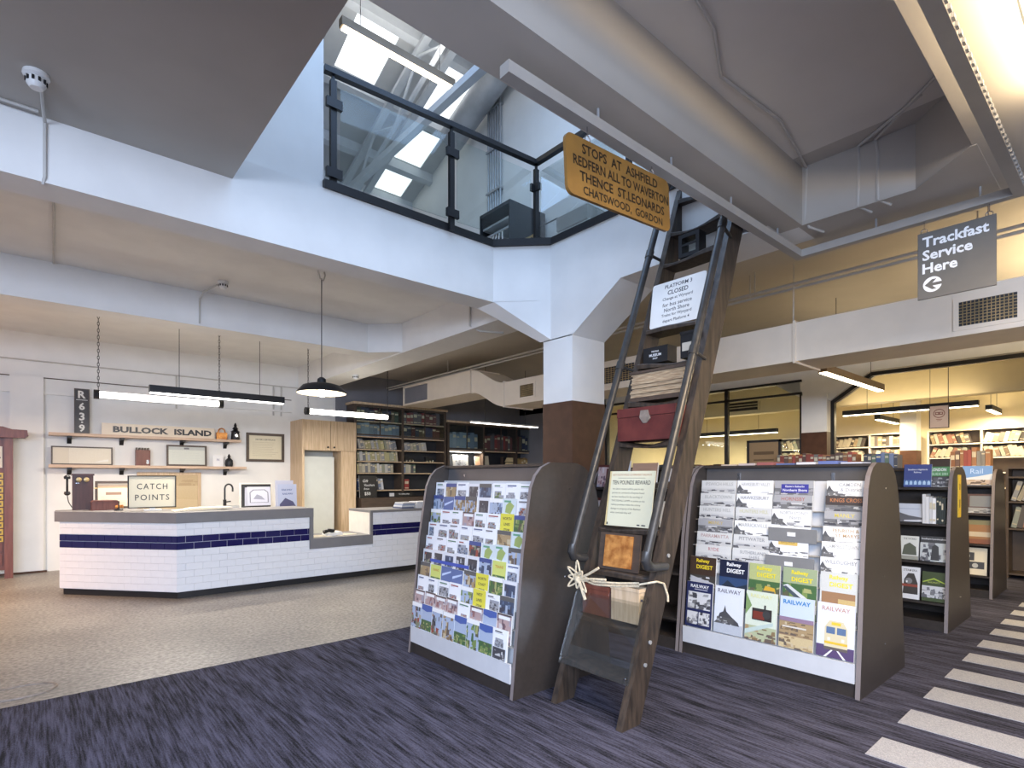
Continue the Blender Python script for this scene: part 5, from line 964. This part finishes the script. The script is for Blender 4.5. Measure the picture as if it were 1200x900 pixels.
# white library shelves along the back
def libcase(label, where, ya, yb, seed, rows=(2.46, 2.18, 1.90, 1.6, 1.3)):
    t = thing('library_shelf', label, 'bookcase', (14.2, (ya+yb)/2, 0))
    obj('back_panel', bm_box(14.28, 14.30, yb, ya, 0, rows[0]), BROWNSHELF, t)
    n = max(1, round((ya-yb)/.85))
    for i in range(n+1): y = yb+(ya-yb)*i/n; obj('upright', bm_box(14.0, 14.28, y-.015, y+.015, 0, rows[0]), STONE, t)
    for z in rows: obj('shelf', bm_box(14.0, 14.28, yb, ya, z-.012, z+.012), STONE, t)
    for r, z in enumerate(rows[1:3]):
        for i in range(n):
            a = yb+(ya-yb)*(i+1)/n-.02; b = yb+(ya-yb)*i/n+.02
            ln = [-.35, .0, .3, -.3, .45][(seed+i+r) % 5]
            books('y', a, b, 14.02, z+.013, .235 if not ln else .215, 'lib', f'on {("top", "second")[r]} row, {ORD[n-1-i]} bay, {where}', 'books in the library', seed*17+i*5+r, lean=ln, tmin=.05, tmax=.085, depth=.2, fill=(.98, .9, .96, .85)[(i+seed) % 4])
    return t
libcase('white library shelf with leaning books, left of the far cream column', 'left white library shelf', 4.85, 3.34, 1)
libcase('white library shelf with books, right of the far cream column', 'right white library shelf', 3.03, 1.33, 2)
libcase('white library shelf seen through the glass, left of the brown based column', 'white shelf behind the glass', 6.15, 5.1, 3)
# low library bookcase of red and brown bindings behind the glass
t = thing('low_shelf', 'low timber shelf of old bindings behind the glass partition', 'bookcase', (11.3, 6, 0)); obj('case', MB().box(11.2, 11.5, 4.1, 8.3, 0, 1.66), DARKWOOD, t)
books('y', 5.25, 4.15, 11.22, 1.661, .27, 'brown', 'in the row right of the dark glazing post', 'old bindings behind the glass', 61, tmin=.045, tmax=.07)
books('y', 7.3, 5.6, 11.22, 1.661, .14, 'brown', 'in the row left of the dark glazing post', 'old bindings behind the glass', 62, tmin=.07, tmax=.12); books('y', 8.3, 7.4, 11.22, 1.661, .16, 'dark', 'in the far left row behind the glass', 'old bindings behind the glass', 63, tmin=.04, tmax=.08)
# fourth rack by the library entrance
t = thing('end_bookcase', 'brown open bookcase at the right edge near the library entrance', 'bookcase', (11.2, .6, 0))
obj('back_panel', bm_box(11.38, 11.40, -.3, 1.42, 0, 1.66), BROWNSHELF, t); obj('side_panel', bm_box(11.0, 11.38, 1.40, 1.43, 0, 1.66), BROWNSHELF, t); obj('side_panel', bm_box(11.0, 11.38, -.3, -.27, 0, 1.66), BROWNSHELF, t)
for z in (.08, .75, 1.15, 1.52, 1.66): obj('shelf', bm_box(11.0, 11.38, -.27, 1.40, z-.025, z), BROWNSHELF, t)
books('y', 1.38, .70, 11.04, 1.151, .32, 'pale', 'on the middle shelf of the brown end bookcase', 'books in the end bookcase', 71, lean=.35, tmin=.05, tmax=.075); books('y', 1.38, .70, 11.04, .751, .34, 'lib', 'on the lower shelf of the brown end bookcase', 'books in the end bookcase', 72, lean=.18, tmin=.06, tmax=.09)
# hanging notice
t = thing('hanging_notice', 'pale pink hanging notice with round emblem in the library', 'sign', (11.0, 2.235, 2.30), (0, 0, R(-90))); obj('board', MB().box(-.13, .13, -.008, .008, 0, .36, col=(.09, .07, .06)), MATTE, t, local=True)
a = Art(.26, .36, -.009); a.rect(.05, .03, .95, 1, (.58, .44, .38)); n_ = 20
a.poly([(.5+.30*math.cos(2*math.pi*i/n_), .66+.20*math.sin(2*math.pi*i/n_)) for i in range(n_)], (.2, .06, .05)); a.poly([(.5+.26*math.cos(2*math.pi*i/n_), .66+.165*math.sin(2*math.pi*i/n_)) for i in range(n_)], (.58, .44, .38)); a.rect(.3, .6, .7, .72, (.2, .06, .05)); a.rect(.34, .64, .46, .69, (.58, .44, .38)); a.rect(.54, .64, .66, .69, (.58, .44, .38)); a.rect(.35, .38, .65, .41, (.3, .12, .1)); a.rect(.4, .33, .6, .35, (.3, .12, .1)); obj('lettering', a, PRINT, t, local=True)
obj('wires', MB().tube([(-.12, 0, .36), (-.12, 0, 1.245)], .003, 4).tube([(.12, 0, .36), (.12, 0, 1.245)], .003, 4), BLACK, t, local=True)
t = thing('ventilation_grille', 'small dark grille on the library bulkhead', 'vent', (12.18, 6.2, 3.0)); obj('frame', bm_box(12.17, 12.198, 5.7, 6.5, 3.0, 3.25), LIBWALL, t); obj('louvres', MB().box(12.16, 12.17, 5.74, 6.46, 3.03, 3.09).box(12.16, 12.17, 5.74, 6.46, 3.11, 3.15).box(12.16, 12.17, 5.74, 6.46, 3.17, 3.22), BLACK, t)
# ================================================================ LAMPS
def lamp_light(name, x0, x1, y0, y1, z, power, col, parent, up=False):
    l = bpy.data.lights.new(name, 'AREA'); l.shape = 'RECTANGLE'; l.size = max(.05, x1-x0); l.size_y = max(.05, y1-y0); l.energy = power; l.color = col
    o = bpy.data.objects.new(name, l); COL.objects.link(o); c = world_org(parent); o.parent = parent; o.location = ((x0+x1)/2-c[0], (y0+y1)/2-c[1], z-c[2])
    if up: o.rotation_euler = (R(180), 0, 0)
def chain(mb, x, y, z0, z1, step=.045):
    n = int((z1-z0)/step)
    for i in range(n):
        z = z0+step*(i+.5); r = .011; pts = [((x+(r*math.cos(a) if i % 2 else 0)), (y+(0 if i % 2 else r*math.cos(a))), z+.028*math.sin(a)) for a in [2*math.pi*k/8 for k in range(8)]]
        mb.tube(pts, .0035, 4, closed=True)
def bare_tube(x0, x1, y, z, label, power):
    t = thing('tube_lamp', label, 'lamp', ((x0+x1)/2, y, z-.06))
    obj('tube', MB().tube([(x0+.06, y, z), (x1-.06, y, z)], .042, 12), TUBEW, t, smooth=True)
    for a, b in ((x0, x0+.06), (x1-.06, x1)): obj('end_cap', MB().tube([(a, y, z), (b, y, z)], .062, 12), BLACK, t)
    m = MB(); chain(m, x0+.05, y, z+.06, 3.79); chain(m, x1-.05, y, z+.06, 3.79); obj('chain', m, BLACK, t)
    lamp_light('tube_light', x0, x1, y-.04, y+.04, z-.07, power, (1, .90, .76), t)
bare_tube(.55, 2.10, 9.1, 2.605, 'bright bare tube lamp on chains above the left of the counter', 75)
bare_tube(3.33, 4.88, 9.1, 2.605, 'bright bare tube lamp on chains in front of the oak cupboard', 62)
def bar_lamp(x0, x1, y0, y1, z, label, power, tm=TUBEW, col=(1, .92, .80), hm=None, wire=3.79, h=.09, up_fill=0):
    t = thing('linear_lamp', label, 'lamp', ((x0+x1)/2, (y0+y1)/2, z-.01))
    obj('housing', bm_box(x0, x1, y0, y1, z, z+h), hm or RACKMETAL, t); obj('diffuser', bm_box(x0+.01, x1-.01, y0+.01, y1-.01, z-.012, z-.0005), tm, t)
    m = MB()
    if x1-x0 > y1-y0:
        for q in (.2, .8): m.tube([(x0+(x1-x0)*q, (y0+y1)/2, z+h), (x0+(x1-x0)*q, (y0+y1)/2, wire)], .004, 5)
    else:
        for q in (.2, .8): m.tube([((x0+x1)/2, y0+(y1-y0)*q, z+h), ((x0+x1)/2, y0+(y1-y0)*q, wire)], .004, 5)
    obj('suspension_wire', m, BLACK, t)
    lamp_light('lamp_light', x0, x1, y0, y1, z-.03, power, col, t)
    if up_fill: lamp_light('up_fill', x0, x1, y0, y1, z+h+.02, up_fill, col, t, True)  # upward fill added above the housing to brighten the ceiling
bar_lamp(1.05, 2.69, 8.15, 8.24, 2.575, 'dark grey linear lamp hanging in front of the left tube lamp', 40)
WARM = (1, .79, .48)
bar_lamp(7.25, 9.46, 2.57, 2.67, 2.79, 'warm linear lamp hanging in front of the second column', 60, TUBEY, WARM, hm=BRONZE, up_fill=5)
bar_lamp(11.95, 12.05, 1.9, 3.96, 2.72, 'long dark linear lamp beyond the library entrance', 80, TUBEY, WARM, wire=3.5, up_fill=9)
bar_lamp(12.6, 13.9, 3.5, 3.6, 2.66, 'short warm lamp in front of the leaning library books', 70, TUBEY, WARM, wire=3.5, up_fill=6)
bar_lamp(12.8, 12.9, 5.6, 7.8, 2.55, 'warm lamp seen through the glass partition', 120, TUBEY, WARM, wire=3.5, up_fill=9)
bar_lamp(13.2, 14.2, 1.9, 2.0, 2.75, 'short warm lamp over the right library shelf', 70, TUBEY, WARM, wire=3.5, up_fill=6)
bar_lamp(6.45, 8.25, 8.7, 8.78, 2.60, 'linear lamp hanging in front of the low dark bookcase', 16, TUBEW, (1, .94, .84), CABLE, h=.03)
bar_lamp(1.2, 3.6, .10, .30, 3.12, 'bright ceiling lamp at the upper right behind the rail', 150, TUBEY, (1, .78, .50), ALU, wire=3.37, up_fill=60)
bar_lamp(-3.2, -1.7, 9.1, 9.2, 2.6, 'warm linear lamp beyond the left edge over the floor', 170, TUBEY, (1, .60, .34), up_fill=25)
bar_lamp(7.0, 8.8, .1, .2, 2.79, 'unseen warm linear lamp added to light the right ceiling', 60, TUBEY, WARM, up_fill=80)  # lamp outside the view, added to warm the ceiling on the right
# pendant with enamel shade
t = thing('pendant_lamp', 'dark enamel shade pendant lamp with glowing bulb over the concrete floor', 'lamp', (2.39, 6.03, 2.38))
prof = [(.265, .06), (.262, .075), (.20, .145), (.13, .165), (.05, .175), (.045, .22), (.02, .24)]
obj('shade', MB().lathe([(r, h) for r, h in prof], (2.39, 6.03, 2.38), 28, cap=False), RACKMETAL, t, smooth=True)
obj('shade_lining', MB().lathe([(.262, .061), (.197, .138), (.12, .158), (.0, .165)], (2.39, 6.03, 2.38), 28, cap=False), PLASTIC, t, smooth=True)
obj('bulb', MB().lathe([(0, .02), (.03, .03), (.042, .065), (.03, .10), (.02, .13), (.0, .135)], (2.39, 6.03, 2.38), 14, cap=False), BULB, t, smooth=True)
obj('flex', MB().tube([(2.39, 6.03, 2.61), (2.39, 6.03, 3.72)], .005, 6), BLACK, t); obj('ceiling_hook', MB().tube([(2.35, 6.03, 3.8), (2.37, 6.03, 3.72), (2.41, 6.03, 3.70), (2.43, 6.03, 3.76), (2.42, 6.03, 3.8)], .008, 6), CABLE, t)
l = bpy.data.lights.new('bulb_light', 'POINT'); l.energy = 14; l.color = (1, .80, .55); l.shadow_soft_size = .04; o = bpy.data.objects.new('bulb_light', l); COL.objects.link(o); o.parent = t; o.location = (0, 0, .0)
# ================================================================ AIR DUCT, PIPES, CABLES, DETECTORS
DX = 6.1
t = thing('air_duct', 'long cream rectangular air duct under the ceiling with two grilles', 'duct', (DX+.3, 5, 2.7))
obj('duct_run', bm_box(DX, DX+.65, -1.1, 7.30, 2.74, 3.15), CREAM, t)
n = 10; lo = []; hi = []
for i in range(n+1):
    u = i/n; s = u*u*(3-2*u); y = 7.30+.95*u; lo.append((y, 2.74+.34*s)); hi.append((y, 3.15+.34*s))
obj('duct_bend', MB().prism(lo+hi[::-1], 'x', DX, DX+.65), CREAM, t)
obj('duct_box', bm_box(DX-.02, DX+.67, 8.25, 9.75, 3.08, 3.50), CREAM, t)
obj('duct_inlet', MB().box(DX-.02, DX+.02, 9.75, 10.75, 3.08, 3.12).box(DX-.02, DX+.02, 9.75, 10.75, 3.46, 3.50).box(DX-.02, DX+.02, 10.71, 10.75, 3.12, 3.46).box(DX+.02, DX+.67, 9.75, 10.75, 3.08, 3.50), CREAM, t); obj('inlet_mesh', bm_box(DX+.0, DX+.012, 9.76, 10.70, 3.125, 3.455), GREYWALL, t)
for y in (2.48, 7.30, 8.25): obj('flange', MB().box(DX-.02, DX+.67, y-.012, y+.012, 2.72 if y < 8 else 3.07, 3.17 if y < 8 else 3.52), CREAM, t)
for ya, yb, z0, z1 in ((.72, 1.10, 2.82, 3.03), (4.55, 5.25, 2.83, 3.06), (6.55, 6.88, 2.84, 3.04)):
    g = obj('grille', MB().box(DX-.012, DX-.001, ya-.04, yb+.04, z0-.035, z0).box(DX-.012, DX-.001, ya-.04, yb+.04, z1, z1+.035).box(DX-.012, DX-.001, ya-.04, ya, z0, z1).box(DX-.012, DX-.001, yb, yb+.04, z0, z1), CREAM, t)
    obj('grille_back', bm_box(DX-.004, DX-.0012, ya, yb, z0, z1), DARKGLASSBACK, g)
    m = MB(); k = 14
    for i in range(1, k): y = ya+(yb-ya)*i/k; m.box(DX-.009, DX-.005, y-.003, y+.003, z0, z1)
    for i in range(1, 8): z = z0+(z1-z0)*i/8; m.box(DX-.009, DX-.005, ya, yb, z-.003, z+.003)
    obj('grille_bars', m, BRASS, g)
t = thing('conduit_pair', 'pair of pale pipes running under the ceiling above the cream duct', 'pipe', (6.2, 6, 3.55))
for x, z in ((6.08, 3.56), (6.14, 3.53)): obj('pipe', MB().tube([(x, -1, z), (x, 11.5, z)], .016, 8), CABLE, t)
m = MB()
for y in (.9, 2.9, 6.2, 9.0): m.tube([(6.08, y, 3.56), (6.08, y, 3.8)], .008, 5); m.tube([(6.14, y+.08, 3.53), (6.14, y+.08, 3.8)], .008, 5)
obj('hangers', m, CABLE, t)
def detector(x, y, z, label):
    t = thing('smoke_detector', label, 'detector', (x, y, z)); obj('base', MB().lathe([(.06, 0), (.062, -.02), (.05, -.03)], (x, y, z), 16), PLASTIC, t, smooth=True); obj('head', MB().lathe([(.045, -.03), (.045, -.065), (.03, -.085)], (x, y, z), 14), PLASTIC, t, smooth=True)
    m = MB()
    for k in range(10): a = 2*math.pi*k/10; m.box(x+.045*math.cos(a)-.006, x+.045*math.cos(a)+.006, y+.045*math.sin(a)-.006, y+.045*math.sin(a)+.006, z-.058, z-.036)
    obj('slots', m, BLACK, t)
detector(-.01, 4.10, 3.779, 'white smoke detector on the dark ceiling at the upper left'); detector(1.64, 7.10, 3.799, 'white smoke detector on the cream ceiling bay near the pendant'); detector(5.0, 9.3, 3.799, 'white detector hanging near the beam above the bookcase'); detector(4.35, 9.4, 3.369, 'white detector under the beam above the oak cupboard')
def cable(label, pts, r=.010): tag(obj('ceiling_cable', MB().tube(pts, r, 6), CABLE), label, 'cable')
cable('thin pale cable dropping down the blue beam at the left', [(.01, 4.16, 3.775), (.02, 4.40, 3.77), (.03, 4.555, 3.74), (.03, 4.56, 3.40), (.02, 4.58, 3.36)]); cable('pale cable running left along the ceiling edge', [(.0, 4.50, 3.77), (-.6, 4.5, 3.77), (-3, 4.5, 3.77)]); cable('thin cable on the cream ceiling beyond the far beam', [(.06, 4.9, 3.795), (.1, 6.2, 3.79), (.12, 7.62, 3.785)])
cable('thin pale cable dropping down the second beam', [(1.60, 7.2, 3.78), (1.52, 7.5, 3.76), (1.50, 7.635, 3.70), (1.50, 7.635, 3.40)]); cable('thin pale cable along the coffer ceiling', [(1.6, 1.30, 3.785), (2.6, 1.45, 3.785), (2.95, 1.60, 3.785), (3.6, 1.55, 3.785), (4.29, 1.66, 3.785), (4.30, 1.67, 3.4), (4.34, 1.66, 3.362), (4.5, 1.62, 3.36)]); cable('left one of two thin cables on the coffer end', [(4.0, .9, 3.79), (4.29, 1.32, 3.79), (4.305, 1.32, 3.7), (4.305, 1.33, 3.38), (4.42, 1.28, 3.36)]); cable('right one of two thin cables on the coffer end', [(3.8, .72, 3.79), (4.29, 1.22, 3.79), (4.305, 1.21, 3.7), (4.305, 1.21, 3.38), (4.4, 1.16, 3.36)])
cable('dark drooping cable at the beam above the counter', [(4.085, 5.55, 3.70), (4.085, 5.56, 3.4), (4.2, 5.5, 3.34), (4.5, 5.4, 3.35)], .012); cable('thin cable and hook dropping to the cream duct', [(6.13, 2.5, 3.79), (6.12, 2.5, 3.17)], .006)
t = thing('wall_conduit', 'thin horizontal conduit line high on the white back wall', 'pipe', (2, 11.55, 3.3))
obj('pipe', MB().tube([(-4, 11.56, 3.36), (4.6, 11.56, 3.36)], .012, 6), CABLE, t); obj('pipe', MB().tube([(-4, 11.57, 3.10), (3.95, 11.57, 3.10)], .008, 6), DARKWOOD, t, label='thin dark line of the picture rail'); obj('ledge', MB().box(-4, 3.95, 11.54, 11.599, 2.84, 2.88), WHITE, t)
for x in (1.9, 3.6, 3.75): obj('drop', MB().tube([(x, 11.575, 2.76), (x, 11.575, 3.36)], .014, 6), CABLE, t)
m = MB(); n = 36; pts = [(-.10+.20*math.cos(2*math.pi*i/n), 5.16+.15*math.sin(2*math.pi*i/n), .002) for i in range(n)]; m.tube(pts, .008, 5, closed=True)
tag(obj('floor_hatch_ring', m, WORN), 'thin brass ring of a round floor hatch in the concrete', 'hatch')
